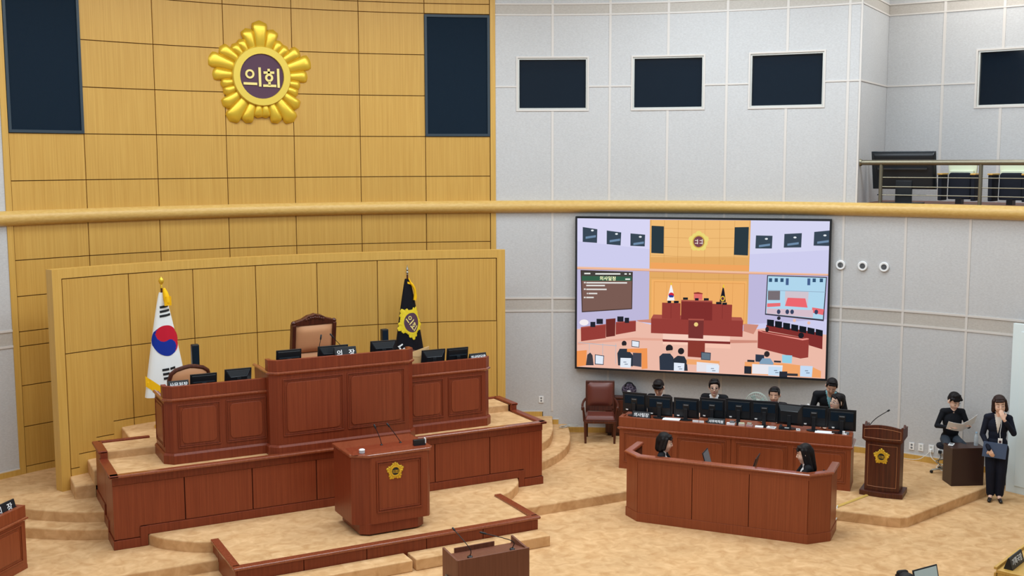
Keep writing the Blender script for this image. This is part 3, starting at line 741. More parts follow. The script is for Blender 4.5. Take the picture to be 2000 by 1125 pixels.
for x in (-0.205, 0.205): inlay([(x, fy(x, .25, -.13, .035), 0.14), (x, fy(x, .25, -.13, .035), 0.76)])
xs = [-0.26+0.52*i/8 for i in range(9)]
inlay([(x, fy(x, .29, -.20, .035), 0.88) for x in xs]); inlay([(x, fy(x, .29, -.20, .035), 1.0+0.03*sin(pi*i/8)) for i, x in enumerate(xs)])
for x in (-0.26, 0.26): inlay([(x, fy(x, .29, -.20, .035), 0.88), (x, fy(x, .29, -.20, .035), 1.0)])
e = bpy.data.objects.new('lectern_emblem', None); COL.objects.link(e); e.parent = le; e.location = (-0.01, -0.166, 0.60)
emblem(e, 0.125, 0.012, Matrix.Identity(4), GOLD, GOLD, GOLD, BLK, True)
gooseneck('gooseneck_microphone', 'curved gooseneck microphone on the dark emblem lectern', [(0,0,0.02),(0,0,0.07),(0.10,0.0,0.20),(0.27,0.0,0.33)], (7.50, -7.08, 1.15), DRZ, None, 0.006, 0.014, 0.025)
# ================================================================ big display on the right wall
SRZ = atan2(-0.690, 0.7238); SLEN = 4.601
scr = thing('wall_display', 'huge wall display showing a live picture of the assembly hall', 'screen', (7.127, -3.211, 1.41), SRZ)
SH = 2.88
MB().box(-SLEN/2, SLEN/2, 0.0, 0.10, 0, SH).build('housing', BLK, scr, bevel=0.006)
MB().box(-1.2, 1.2, 0.10, 0.30, 0.6, 2.3).build('wall_mount', BLKM, scr)
fw = 0.036; mb = MB()
for q in ((-SLEN/2, -SLEN/2+fw, 0, SH), (SLEN/2-fw, SLEN/2, 0, SH), (-SLEN/2+fw, SLEN/2-fw, 0, fw), (-SLEN/2+fw, SLEN/2-fw, SH-fw, SH)): mb.box(q[0], q[1], -0.012, 0.0, q[2], q[3])
mb.build('bezel', BLK, scr)
class PIC:
    def __init__(s): s.v = []; s.f = []; s.c = []; s.L = 0
    def uv(s, x, y):
        u = (x-55)/1632.0; v = (y-(52+13*u))/((1020+70*u)-(52+13*u)); return u, v
    def poly(s, c, pts):
        s.L += 1; n = len(s.v); w = SLEN-2*fw; h = SH-2*fw
        for x, y in pts:
            u, v = s.uv(x, y); u = min(1, max(0, u)); v = min(1, max(0, v))
            s.v.append((-w/2+w*u, -0.001-s.L*0.00001, SH-fw-h*v))
        s.f.append(list(range(n, n+len(pts)))); s.c.append(rgb(*c))
    def r(s, c, x0, y0, x1, y1): s.poly(c, [(x0,y0),(x1,y0),(x1,y1),(x0,y1)])
    def e(s, c, x, y, rx, ry, n=14): s.poly(c, [(x+rx*cos(2*pi*k/n), y+ry*sin(2*pi*k/n)) for k in range(n)])
    def build(s, parent):
        me = bpy.data.meshes.new('live_picture'); me.from_pydata(s.v, [], s.f)
        ca = me.color_attributes.new('Col', 'FLOAT_COLOR', 'CORNER'); i = 0
        for f, c in zip(s.f, s.c):
            for _ in f: ca.data[i].color = c; i += 1
        m = bpy.data.materials.new('lit_screen'); m.use_nodes = True; nt = m.node_tree; nt.nodes.clear()
        o = nt.nodes.new('ShaderNodeOutputMaterial'); e = nt.nodes.new('ShaderNodeEmission'); a = nt.nodes.new('ShaderNodeVertexColor'); a.layer_name = 'Col'
        nt.links.new(a.outputs[0], e.inputs[0]); e.inputs[1].default_value = 1.0; nt.links.new(e.outputs[0], o.inputs[0])
        me.materials.append(m); return obj('live_picture', me, parent)
p = PIC()
p.r((206,205,238), 0, 0, 1754, 1125)
p.poly((216,214,244), [(55,50),(548,60),(548,250),(55,200)]); p.poly((214,214,242), [(1195,60),(1690,60),(1690,250),(1195,280)])
p.poly((226,170,100), [(545,60),(1197,62),(1190,740),(545,725)])
p.poly((240,188,118), [(555,62),(1190,64),(1188,300),(552,300)])
for x in (640,730,820,905,1000,1095): p.r((205,150,84), x, 62, x+2, 470)
for y in (110,168,228,288,345,430): p.poly((205,150,84), [(552,y),(870,y+10),(1190,y+6),(1190,y+8),(870,y+12),(552,y+2)])
p.poly((240,165,95), [(552,335),(1190,352),(1190,385),(552,378)])
p.poly((44,58,66), [(556,98),(638,102),(638,278),(556,274)]); p.poly((44,58,66), [(1096,106),(1186,104),(1184,288),(1094,284)])
for k in range(10):
    a = 2*pi*k/10+pi/2
    rr = 64 if k % 2 == 0 else 54
    p.e((236,216,120), 866+rr*0.72*cos(a), 198-rr*0.72*sin(a), 22, 22, 10)
p.e((236,216,120), 866, 200, 52, 54, 20); p.e((206,172,80), 866, 200, 40, 42, 20); p.e((122,70,80), 866, 200, 33, 35, 20)
for x, w in ((842,20), (872,20)): p.r((245,235,220), x, 190, x+w, 194); p.r((245,235,220), x+15, 184, x+19, 216); p.r((245,235,220), x, 208, x+w, 212)
for q in ([(92,108),(192,122),(190,210),(92,204)], [(256,130),(354,142),(350,226),(256,218)], [(416,148),(514,156),(512,232),(416,228)],
          [(1232,158),(1336,160),(1334,242),(1230,242)], [(1410,148),(1518,142),(1516,234),(1408,236)], [(1594,134),(1690,124),(1690,224),(1592,222)]):
    p.poly((58,72,86), q); x0, y0 = q[0]; p.poly((112,140,170), [(x0+20,y0+62),(x0+90,y0+52),(x0+90,y0+66),(x0+20,y0+76)])
    p.e((230,236,240), x0+66, y0+22, 10, 6, 8)
p.poly((240,190,160), [(52,364),(560,376),(1200,392),(1690,404),(1690,414),(1200,406),(560,392),(52,378)])
p.poly((214,150,112), [(52,376),(560,390),(1200,404),(1690,412),(1690,418),(1200,410),(560,396),(52,382)])
p.poly((243,178,104), [(560,445),(1180,455),(1176,735),(560,720)]); p.poly((222,155,85), [(576,458),(1170,468),(1168,720),(576,715)]); p.poly((240,176,104), [(580,462),(1166,472),(1164,720),(580,715)])
for x in (660,750,840,925,1010,1090): p.r((216,150,84), x, 462, x+2, 600)
# lavender lower walls
p.poly((190,184,218), [(52,380),(545,392),(545,722),(52,770)]); p.poly((190,184,220), [(1192,408),(1690,416),(1690,700),(1192,735)])
# agenda board
p.poly((70,54,50), [(78,386),(434,396),(432,640),(88,662)]); p.poly((122,92,84), [(86,392),(428,400),(426,634),(94,655)])
p.poly((56,96,74), [(86,424),(428,428),(428,456),(88,456)]); p.poly((70,66,62), [(86,392),(428,400),(428,428),(86,424)])
for x0, x1, y in ((104,146,404),(180,350,406),(378,394,406),(408,420,406),(384,416,440)): p.r((230,232,226), x0, y, x1, y+9)
for x0, x1, y in ((102,114,463),(118,396,464),(118,246,482),(102,114,506),(118,258,507),(122,130,534),(134,194,534),(102,114,560),(118,170,560)): p.r((226,224,220), x0, y, x1, y+9)
# nested screen
p.poly((60,56,70), [(1308,414),(1680,424),(1668,712),(1300,672)]); p.poly((176,214,236), [(1314,420),(1674,430),(1662,700),(1306,664)])
for x in (1320,1356,1392,1592,1636): p.r((52,84,116), x, 434, x+20, 458)
for x in (1426,1560): p.r((70,96,140), x, 434, x+18, 478)
p.poly((208,196,206), [(1424,514),(1570,520),(1566,600),(1424,594)]); p.poly((150,176,200), [(1312,510),(1672,520),(1672,524),(1312,514)])
p.poly((236,104,112), [(1440,560),(1550,564),(1566,624),(1424,614)]); p.poly((232,110,116), [(1312,598),(1396,594),(1396,616),(1312,622)]); p.poly((232,110,116), [(1594,622),(1668,634),(1662,672),(1594,656)])
p.r((120,110,116), 1316, 516, 1392, 576); p.poly((214,190,202), [(1310,630),(1600,640),(1600,690),(1310,664)])
for x in (1386,1440,1470,1620): p.e((56,66,96), x, 652, 12, 16, 8)
# carpet
p.poly((236,186,168), [(52,772),(470,720),(640,760),(1150,780),(1300,760),(1690,800),(1690,1110),(52,1030)])
p.poly((206,140,122), [(460,712),(560,705),(560,730),(480,722)]); p.poly((206,140,122), [(1165,732),(1262,738),(1230,800),(1165,780)])
p.poly((228,168,148), [(60,858),(440,826),(640,832),(640,846),(440,842),(60,876)]); p.poly((206,140,122), [(1080,838),(1256,840),(1256,856),(1080,860)])
# red rostrum
M1, M2, M3 = (150,62,56), (128,48,46), (170,84,74)
p.poly((246,206,190), [(640,792),(1080,800),(1080,850),(640,862)])
p.poly(M1, [(560,700),(1162,712),(1160,818),(560,796)]); p.poly(M3, [(575,674),(1150,690),(1162,712),(560,700)])
p.poly(M1, [(632,596),(754,600),(754,704),(632,700)]); p.poly(M1, [(962,602),(1090,608),(1088,714),(962,710)]); p.poly(M2, [(758,578),(962,582),(962,712),(758,706)]); p.poly(M3, [(758,578),(962,582),(962,592),(758,588)])
for x in (690,860,1026): p.r(M2, x, 606, x+3, 700)
p.poly(M2, [(638,836),(806,846),(806,852),(638,846)]); p.poly(M2, [(640,838),(1082,850),(1082,866),(640,852)])
p.poly((120,52,50), [(808,704),(908,706),(906,832),(808,828)]); p.poly(M3, [(806,700),(910,702),(908,712),(808,710)]); p.e((236,206,130), 858, 738, 14, 14, 10)
p.poly((138,58,48), [(806,846),(918,850),(918,958),(806,950)]); p.poly((246,196,176), [(920,862),(1084,868),(1084,896),(920,890)]); p.poly((250,204,184), [(640,852),(806,856),(806,874),(640,870)])
# flags, chair
p.poly((244,244,248), [(690,470),(704,520),(714,582),(664,582),(678,520)]); p.e((206,40,60), 692, 546, 18, 16, 14); p.poly((40,60,150), [(674,548),(692,546),(710,552),(704,562),(680,562)]); p.e((240,200,60), 691, 474, 5, 9, 8)
p.poly((26,28,40), [(1030,478),(1040,530),(1048,590),(1008,588),(1020,530)]); p.e((230,190,60), 1028, 568, 15, 18, 12); p.e((96,50,70), 1028, 568, 9, 11, 10); p.e((240,200,60), 1032, 488, 5, 12, 8)
p.poly((226,110,106), [(842,536),(896,538),(896,578),(842,576)]); p.poly((150,60,50), [(840,530),(868,526),(898,534),(898,540),(840,538)])
for x, y, w in ((668,584,24),(710,584,32),(770,562,32),(848,566,24),(906,566,32),(986,590,36),(1026,594,30)): p.r((30,34,42), x, y, x+w, y+15)
# left and right desks
p.poly(M1, [(82,764),(254,742),(254,830),(84,852)]); p.poly(M1, [(322,728),(458,718),(458,784),(322,808)]); p.poly((110,44,40), [(254,706),(320,700),(318,816),(256,824)]); p.poly(M3, [(82,758),(254,738),(254,744),(82,766)]); p.poly(M3, [(322,724),(458,714),(458,720),(322,730)])
for x, y, w in ((148,724,34),(190,704,44),(332,688,42),(382,696,30)): p.r((36,38,48), x, y, x+w, y+34)
p.e((244,236,240), 104, 728, 32, 20, 12)
p.poly(M1, [(1258,772),(1580,826),(1578,950),(1530,958),(1258,890)]); p.poly((236,150,140), [(1258,766),(1300,790),(1540,828),(1586,820),(1584,830),(1540,838),(1258,778)])
p.poly(M2, [(1310,738),(1664,790),(1664,896),(1580,870),(1578,826),(1310,776)])
for k in range(7): p.poly((24,28,36), [(1314+51*k,702+10*k),(1358+51*k,706+11*k),(1358+51*k,752+10*k),(1314+51*k,742+10*k)])
p.e((40,40,48), 1388, 694, 12, 12, 10); p.e((236,190,170), 1486, 708, 10, 11, 10); p.e((236,190,170), 1576, 724, 10, 11, 10); p.e((30,30,38), 1530, 806, 18, 20, 10); p.e((40,36,40), 1316, 768, 12, 18, 10)
# councillors in the foreground
OR, LT, DK = (240,150,84), (226,234,246), (48,58,76)
p.poly((176,186,196), [(66,858),(330,880),(330,884),(66,862)])
for x in (140,232,322): p.r((176,186,196), x, 866, x+3, 1000)
p.poly(OR, [(52,916),(124,910),(120,1010),(52,1020)]); p.poly((64,60,66), [(118,1010),(128,940),(148,926),(164,944),(172,1010)]); p.poly(DK, [(180,938),(244,946),(240,1008),(180,1004)]); p.poly(LT, [(185,943),(239,950),(236,1003),(185,999)])
p.poly((46,54,66), [(334,930),(350,900),(400,900),(438,940),(462,976),(440,1016),(340,1010)]); p.e((44,40,44), 380, 866, 17, 19, 12); p.poly((232,184,160), [(366,880),(396,878),(396,892),(366,894)])
p.poly(OR, [(400,900),(536,896),(540,1030),(500,1034),(498,930),(400,920)]); p.poly((70,70,82), [(440,926),(498,928),(498,1020),(440,1012)]); p.poly(DK, [(430,844),(484,850),(482,892),(430,886)]); p.poly(LT, [(434,848),(480,854),(478,888),(434,882)])
p.poly(LT, [(356,960),(428,962),(426,1026),(354,1022)])
p.poly((48,56,70), [(618,950),(640,930),(690,930),(712,956),(716,1042),(622,1040)]); p.e((40,36,40), 684, 896, 24, 25, 14); p.poly((226,178,156), [(662,912),(706,908),(704,926),(672,930)])
p.poly((46,52,62), [(708,968),(740,944),(784,948),(802,980),(808,1044),(716,1042)]); p.e((40,36,40), 762, 914, 21, 22, 12)
p.poly((240,168,110), [(800,966),(1016,978),(1014,1010),(800,1000)]); p.poly(DK, [(894,918),(958,924),(956,974),(894,970)]); p.poly((100,116,130), [(898,923),(954,929),(952,970),(898,966)])
p.poly((230,226,232), [(866,984),(1010,996),(1008,1052),(866,1048)]); p.poly(LT, [(930,1002),(1014,1006),(1012,1056),(930,1052)]); p.poly(LT, [(716,990),(786,994),(784,1046),(716,1044)])
p.poly((240,164,104), [(1178,982),(1420,990),(1600,1010),(1660,1040),(1660,1084),(1178,1062)]); p.poly(DK, [(1246,932),(1302,936),(1300,984),(1246,980)]); p.poly((130,160,186), [(1272,984),(1290,958),(1340,958),(1362,990),(1360,1000),(1272,996)]); p.e((48,42,44), 1318, 930, 18, 20, 12)
p.poly((150,206,226), [(1414,934),(1478,938),(1476,990),(1416,986)]); p.poly((232,230,236), [(1226,996),(1420,1004),(1416,1066),(1226,1060)]); p.poly((40,44,54), [(1176,1010),(1222,1012),(1222,1062),(1176,1060)]); p.poly((200,222,242), [(1330,1012),(1416,1014),(1414,1074),(1330,1070)]); p.poly((196,218,242), [(1530,1004),(1608,1008),(1604,1080),(1530,1076)])
p.poly((44,46,56), [(1400,1044),(1450,1044),(1450,1080),(1400,1080)]); p.poly((50,52,60), [(1194,968),(1240,970),(1240,984),(1194,982)]); p.poly((50,52,60), [(1450,1056),(1516,1058),(1516,1074),(1450,1072)]); p.poly((50,52,60), [(1364,972),(1408,974),(1408,986),(1364,984)])
for x, y in ((376,986),(960,1026),(1366,1036),(1560,1036),(742,1016)): p.r((70,84,110), x, y, x+20, y+4); p.r((70,84,110), x+8, y+14, x+30, y+18)
pic = p.build(scr)
tm = text_mesh('의사일정', 0.085, 0.0005, 0.0); tm.materials.clear(); tm.materials.append(mat('lit_yellow', rgb(240,238,190), 0.5, 0.1, 0, rgb(240,238,190), 1.0))
ub, vb = p.uv(266, 440)
obj('picture_lettering', tm, pic, loc=(-(SLEN-2*fw)/2+(SLEN-2*fw)*ub, -0.012, SH-fw-(SH-2*fw)*vb-0.004), rot=(pi/2, 0, 0))

# ================================================================ things on the walls
for i, (s, lab) in enumerate(((10.67*asin(8.958/R), 'next to the big display'), (10.67*asin(9.159/R), 'in the middle of the three'), (10.67*asin(9.342/R), 'farthest from the big display'))):
    x, y, z = wp(s, 3.482, R-0.004)
    t = thing('round_wall_vent', 'small round white vent on the grey wall, %s' % lab, 'vent', (x, y, z), -s/R, 'round wall vents')
    MB().lathe([(0.045, 0.0), (0.05, -0.028), (0.075, -0.03), (0.085, -0.02), (0.085, 0.0)], n=28, ax='y').build('rim', WHITE, t, smooth=True)
    MB().lathe([(0.0, -0.004), (0.056, -0.004)], n=24, ax='y').build('throat', BLK, t)
    for r_ in (0.016, 0.032, 0.046): MB().lathe([(r_-0.004, -0.006), (r_-0.004, -0.022), (r_+0.003, -0.022), (r_+0.003, -0.006)], n=24, ax='y').build('louvre_ring', GREYP, t)
    MB().lathe([(0.0, -0.03), (0.006, -0.028), (0.007, -0.006)], n=12, ax='y').build('hub', GREYP, t)
OUT = [(10.67*asin(4.955/R), 0.79, 'beside the rostrum steps'), (10.67*asin(9.608/R), 0.400, 'low beside the dark lectern, first of four'), (10.67*asin(9.675/R), 0.403, 'low on the right wall, second of four from the lectern'),
       (10.67*asin(9.747/R), 0.405, 'low on the right wall with a white plug in it'), (10.67*asin(9.809/R), 0.407, 'low behind the dark box table with a black plug in it')]
for i, (s, z, lab) in enumerate(OUT):
    x, y, zz = wp(s, z, R-0.002)
    t = thing('wall_socket', 'white wall socket plate '+lab, 'socket', (x, y, zz), -s/R, 'wall sockets')
    MB().box(-0.045, 0.045, -0.012, 0.0, -0.065, 0.065).build('plate', WHITE, t, bevel=0.004)
    for dz in (-0.026, 0.026):
        MB().lathe([(0, -0.013), (0.017, -0.013), (0.019, -0.0125)], (0, 0, dz), 16, 'y').build('outlet', GREYP if i < 2 else mat('outlet_grey', rgb(190,195,190), 0.5), t)
    if i == 3: MB().box(-0.02, 0.02, -0.05, -0.012, -0.05, -0.005).build('plug', WHITE, t, bevel=0.004)
    if i == 4: MB().box(-0.022, 0.03, -0.06, -0.012, -0.05, 0.0).build('plug', BLK, t, bevel=0.004)
WC = mat('white_cord', rgb(225,225,218), 0.5, 0.3)
a = Vector(wp(OUT[3][0], 0.37, R-0.05))
tag(MB().tube(smoothline([a, a+Vector((-0.05,-0.08,-0.09)), a+Vector((-0.02,-0.2,-0.17)), Vector((9.55,-6.62,0.175)), Vector((9.5,-6.8,0.165))], 6), 0.006, 6).build('power_cord', WC, None, smooth=True), 'white power cord hanging from a socket on the right wall', 'cord')
tag(MB().tube(smoothline([a+Vector((0,0,0.0)), a+Vector((-0.16,0.1,-0.14)), a+Vector((-0.32,0.32,-0.145)), Vector((9.42,-5.95,0.30))], 6), 0.005, 6).build('power_cord', WC, None, smooth=True), 'thin white cord running along the skirting behind the dark lectern', 'cord')
a = Vector(wp(OUT[4][0], 0.38, R-0.06))
tag(MB().tube(smoothline([a, a+Vector((-0.03,-0.06,-0.06)), a+Vector((-0.06,-0.04,-0.16)), Vector((9.62,-6.70,0.18)), Vector((9.55,-6.9,0.163))], 6), 0.006, 6).build('power_cord', BLK, None, smooth=True), 'black power cord dropping from a socket by the box table', 'cord')
pts = []
for k in range(26):
    a = k*0.9; pts.append((5.22+0.16*cos(a)+0.006*k, -1.66+0.07*sin(a*1.3), 0.318+0.004*(k % 5)))
tag(MB().tube(smoothline(pts, 3), 0.006, 5).build('cable_coil', mat('grey_cord', rgb(190,186,176), 0.6), None, smooth=True), 'loose coil of pale cable lying on the carpet step by the wall', 'cable')
# yellow cable cover over the platform and the white lead dropping from it
a = Vector((7.42, -7.18, 0.160)); b = Vector((6.56, -7.40, 0.160)); d = (b-a).normalized(); n_ = Vector((-d.y, d.x, 0))
tag(MB().add([a+n_*0.03, a-n_*0.03, b-n_*0.03, b+n_*0.03, a+n_*0.015+Vector((0,0,.012)), a-n_*0.015+Vector((0,0,.012)), b-n_*0.015+Vector((0,0,.012)), b+n_*0.015+Vector((0,0,.012))],
    [(3,2,1,0),(4,5,6,7),(0,1,5,4),(1,2,6,5),(2,3,7,6),(3,0,4,7)]).build('cable_cover', mat('yellow_cover', rgb(214,178,92), 0.5), None), 'yellow floor cable cover running from the dark lectern to the booth', 'cable cover')
tag(MB().tube(smoothline([(6.58,-7.40,0.175),(6.52,-7.45,0.16),(6.50,-7.50,0.09),(6.44,-7.52,0.02),(6.36,-7.56,0.01)], 6), 0.009, 6).build('cable_lead', WC, None, smooth=True), 'white lead dropping over the platform edge beside the booth', 'cable')

# ---- white door leaf at the right edge
DOORM = mat('pale_door', rgb(226,240,242), 0.5, 0.3)
dr = thing('door_1', '', ''); del dr['label']; del dr['category']; struct(dr); dr.location = (9.95, -7.69, 0); dr.rotation_euler = (0, 0, -SDOOR/R-0.12)
MB().box(0.0, 1.1, -0.03, 0.03, 0.0, 2.74).build('leaf', DOORM, dr, bevel=0.004)
MB().box(0.14, 1.0, -0.04, -0.03, 0.12, 2.62).build('leaf_panel', DOORM, dr, bevel=0.006)
MB().lathe([(0,0),(0.02,0),(0.02,-0.05),(0,-0.05)], (0.96, -0.035, 1.05), 12, 'y').build('door_handle', STEEL, dr)

# ================================================================ gallery: railing, television, folding seats
RR_ = R+0.12; s0 = R*asin(9.30/R)/1.0
rl = thing('gallery_railing', 'bronze metal railing with thin bars along the upper gallery edge', 'railing')
def rp(s, z): return wp(s, z, RR_)
sA = SEND-0.02; sB = SEND+4.2
pts = [rp(sA+(sB-sA)*i/16, 5.275) for i in range(17)]
MB().tube(pts, 0.045, 12).build('handrail', RAILM, rl, smooth=True)
MB().tube([rp(sA, 5.275), rp(sA+0.05, 5.275)], [0.075, 0.055], 14).build('wall_flange', RAILM, rl, smooth=True)
for s in (SEND+0.36, SEND+1.985, SEND+3.6): MB().tube([rp(s, 4.56), rp(s, 5.25)], 0.032, 10).build('post', RAILM, rl, smooth=True)
for z in (4.72, 4.86, 5.02): MB().tube([rp(SEND+0.36+3.24*i/12, z) for i in range(13)], 0.009, 6).build('bar', RAILM, rl, smooth=True)
tv = thing('gallery_television', 'black television seen from behind, tilted on the gallery beside the railing', 'television', wp(SEND+0.60, 4.56, R+0.62), -(SEND+0.60)/R)
M = Matrix.Translation((0, 0, 0.56)) @ Matrix.Rotation(radians(14), 4, 'X')
MB().add([(-0.54,0.03,-0.32),(0.54,0.03,-0.32),(0.54,0.03,0.34),(-0.54,0.03,0.34),(-0.40,-0.07,-0.30),(0.50,-0.07,-0.30),(0.52,-0.02,0.30),(-0.50,-0.02,0.30)],
         [(0,1,2,3),(7,6,5,4),(0,4,5,1),(1,5,6,2),(2,6,7,3),(3,7,4,0)]).xf(M).build('back_shell', BLK, tv, bevel=0.02)
MB().box(-0.55, 0.55, 0.03, 0.055, -0.33, 0.35).xf(M).build('screen_front', BLK2, tv, bevel=0.006)
MB().box(-0.42, 0.42, -0.075, -0.055, 0.05, 0.08).xf(M).box(-0.42, 0.42, -0.075, -0.055, 0.14, 0.16).build('vent_slots', BLK2, tv)
MB().box(-0.12, 0.16, -0.03, 0.03, 0.0, 0.4).build('stand', BLK, tv, bevel=0.006)
MB().box(-0.3, 0.34, -0.18, 0.18, 0.0, 0.02).build('stand_foot', BLK, tv, bevel=0.006)
SEATK = mat('seat_black', rgb(28,32,42), 0.7, 0.2)
def theatre_seat(loc, rz, lab):
    t = thing('theatre_chair', lab, 'seat', loc, rz, 'gallery seats')
    # the seat faces the hall (-y), back of the folded seat shows
    MB().yprism([(-0.22,0.42),(0.22,0.42),(0.25,0.70),(0.23,0.75),(-0.23,0.75),(-0.25,0.70)], 0.10, 0.16).build('back_shell', CREAM, t, bevel=0.015)
    MB().yprism([(-0.19,0.08),(0.19,0.08),(0.185,0.50),(0.16,0.54),(-0.16,0.54),(-0.185,0.50)], -0.06, 0.02).build('folded_seat', SEATK, t, bevel=0.02)
    MB().yprism([(-0.21,0.46),(0.21,0.46),(0.20,0.58),(-0.20,0.58)], 0.03, 0.10).build('seat_shell', CREAM, t, bevel=0.015)
    for sd in (-1, 1):
        x0, x1 = sorted((sd*0.24, sd*0.31))
        MB().xprism([(-0.22,0.06),(0.08,0.06),(0.10,0.50),(-0.24,0.50)], x0, x1).build('side_panel', SEATK, t, bevel=0.012)
        MB().box(x0-0.01, x1+0.01, -0.25, 0.10, 0.50, 0.53).build('armrest', OAK2, t, bevel=0.008)
    MB().box(-0.05, 0.05, -0.08, 0.08, 0, 0.10).build('foot', BLKM, t)
for i, (ds, lab) in enumerate(((1.42, 'folded black gallery seat with pale back, left of the middle railing post'), (2.20, 'folded black gallery seat with pale back at the right picture edge'))):
    s = SEND+ds; theatre_seat(wp(s, 4.56, R+0.95), -s/R, lab)
# ================================================================ chairs
def tufted(mb, x0, x1, z0, z1, y0, bul, n=8, corner=0.5):
    """a padded rectangle in the x,z plane, bulging to -y from y0"""
    V = []; F = []
    for j in range(n+1):
        for i in range(n+1):
            u, v = i/n, j/n; k = (1-abs(2*u-1)**4)*(1-abs(2*v-1)**4)
            V.append((x0+(x1-x0)*u, y0-bul*k**0.6, z0+(z1-z0)*v))
    for j in range(n):
        for i in range(n): a = j*(n+1)+i; F.append((a, a+1, a+n+2, a+n+1))
    b = len(V); V += [(x0,y0+0.02,z0),(x1,y0+0.02,z0),(x1,y0+0.02,z1),(x0,y0+0.02,z1)]
    F.append((b+3,b+2,b+1,b))
    mb.add(V, F); return mb
def high_chair(loc, rz):
    t = thing('high_back_chair', 'high-backed tan leather chair with carved walnut frame behind the middle desk', 'chair', loc, rz)
    M = Matrix.Translation((0, 0, 0.5)) @ Matrix.Rotation(radians(8), 4, 'X')
    tufted(MB(), -0.30, 0.30, 0.55, 0.98, -0.02, 0.06).xf(M).build('back_cushion', TAN, t, smooth=True)
    tufted(MB(), -0.30, 0.30, 0.02, 0.54, -0.02, 0.06).xf(M).build('back_cushion', TAN, t, smooth=True)
    MB().box(-0.33, 0.33, 0.0, 0.05, 0.0, 1.0).xf(M).build('back_board', MAHD, t, bevel=0.01)
    for sd in (-1, 1):
        x0, x1 = sorted((sd*0.30, sd*0.36)); MB().box(x0, x1, -0.05, 0.06, -0.05, 1.0).xf(M).build('stile', MAHD, t, bevel=0.012)
        MB().lathe([(0, 0), (0.036, 0), (0.04, 0.03), (0.02, 0.05), (0, 0.055)], (sd*0.33, 0, 1.0), 12).xf(M).build('finial', MAHD, t, smooth=True)
    top = [(-0.31,0.98),(0.31,0.98),(0.31,1.045),(0.20,1.075),(0.11,1.125),(0.05,1.135),(0.0,1.15),(-0.05,1.135),(-0.11,1.125),(-0.20,1.075),(-0.31,1.045)]
    cr = MB().yprism(top, -0.04, 0.05).xf(M).build('crest_rail', MAHD, t, bevel=0.01)
    mb = MB()
    for k in range(-4, 5): mb.ell((0.035*k, -0.04, 1.06+0.035*cos(k*0.35)), 0.022, 0.014, 0.016+0.008*((k+1) % 2), 8, 6)
    mb.xf(M).build('carving', MAHD, cr, smooth=True)
    MB().box(-0.33, 0.33, -0.55, 0.05, 0.42, 0.47).build('seat_frame', MAHD, t, bevel=0.01)
    tufted(MB(), -0.32, 0.32, -0.56, 0.02, 0.0, 0.08).xf(Matrix.Translation((0, 0, 0.47)) @ Matrix.Rotation(-pi/2, 4, 'X') @ Matrix.Scale(1, 4)).build('seat_cushion', TAN, t, smooth=True)
    for sd in (-1, 1):
        MB().tube(smoothline([(sd*0.36, 0.02, 0.78), (sd*0.38, -0.25, 0.74), (sd*0.38, -0.45, 0.72), (sd*0.36, -0.48, 0.48)], 5), 0.03, 8).build('armrest', MAHD, t, smooth=True)
    MB().tube([(0, -0.25, 0.08), (0, -0.25, 0.43)], 0.035, 10).build('column', BLKM, t, smooth=True)
    for k in range(5):
        a = 2*pi*k/5; MB().tube([(0, -0.25, 0.10), (0.3*cos(a), -0.25+0.3*sin(a), 0.05)], 0.022, 6).build('foot', MAHD, t)
        MB().lathe([(0, -0.02), (0.028, -0.02), (0.028, 0.02), (0, 0.02)], (0.3*cos(a), -0.25+0.3*sin(a), 0.03), 10, 'y').build('caster', BLK, t)
    return t
high_chair((-0.14, -3.05, 1.385), radians(6))
def round_chair(name, lab, loc, rz, leather=TAN):
    t = thing(name, lab, 'chair', loc, rz)
    # rounded top outline
    out = [(-0.27,0.45),(0.27,0.45),(0.30,0.85),(0.27,0.95),(0.20,1.0),(0.08,1.03),(0,1.04),(-0.08,1.03),(-0.20,1.0),(-0.27,0.95),(-0.30,0.85)]
    M = Matrix.Rotation(radians(7), 4, 'X')
    fr = MB(); P = [Vector((x, 0, z)) for x, z in out]; P = P+[P[0]]
    fr.tube(P, 0.032, 8).xf(M).build('back_frame', MAHD, t, smooth=True)
    n = len(out); V = [(0, -0.06, 0.76)]; 
    for k, (sc, yy) in enumerate(((0.6, -0.05), (0.88, -0.025), (0.98, 0.0))): V += [(x*sc, yy, 0.76+(z-0.76)*sc) for x, z in out]
    F = [(0, 1+i, 1+(i+1) % n) for i in range(n)]
    for k in range(2): F += [(1+k*n+i, 1+(k+1)*n+i, 1+(k+1)*n+(i+1) % n, 1+k*n+(i+1) % n) for i in range(n)]
    F.append(tuple(1+2*n+i for i in range(n)))
    MB().add(V, F).xf(M).build('back_cushion', leather, t, smooth=True)
    MB().box(-0.29, 0.29, -0.5, 0.02, 0.40, 0.46).build('seat_frame', MAHD, t, bevel=0.01)
    MB().prism(rect(-0.28, 0.28, -0.5, 0.0), 0.46, 0.52, rect(-0.24, 0.24, -0.46, -0.04)).build('seat_cushion', leather, t, bevel=0.03)
    for sx_, sy in ((-0.25,-0.46),(0.25,-0.46),(-0.25,-0.02),(0.25,-0.02)): MB().tube([(sx_, sy, 0.42), (sx_, sy, 0.0)], [0.026, 0.018], 8).build('leg', MAHD, t, smooth=True)
    return t
round_chair('round_back_chair', 'tan leather chair with rounded dark wood back behind the left rostrum desk', (-2.02, -3.05, 1.34), radians(8))
round_chair('round_back_chair', 'tan leather chair almost hidden behind the right rostrum desk', (1.42, -2.95, 1.268), radians(-4))
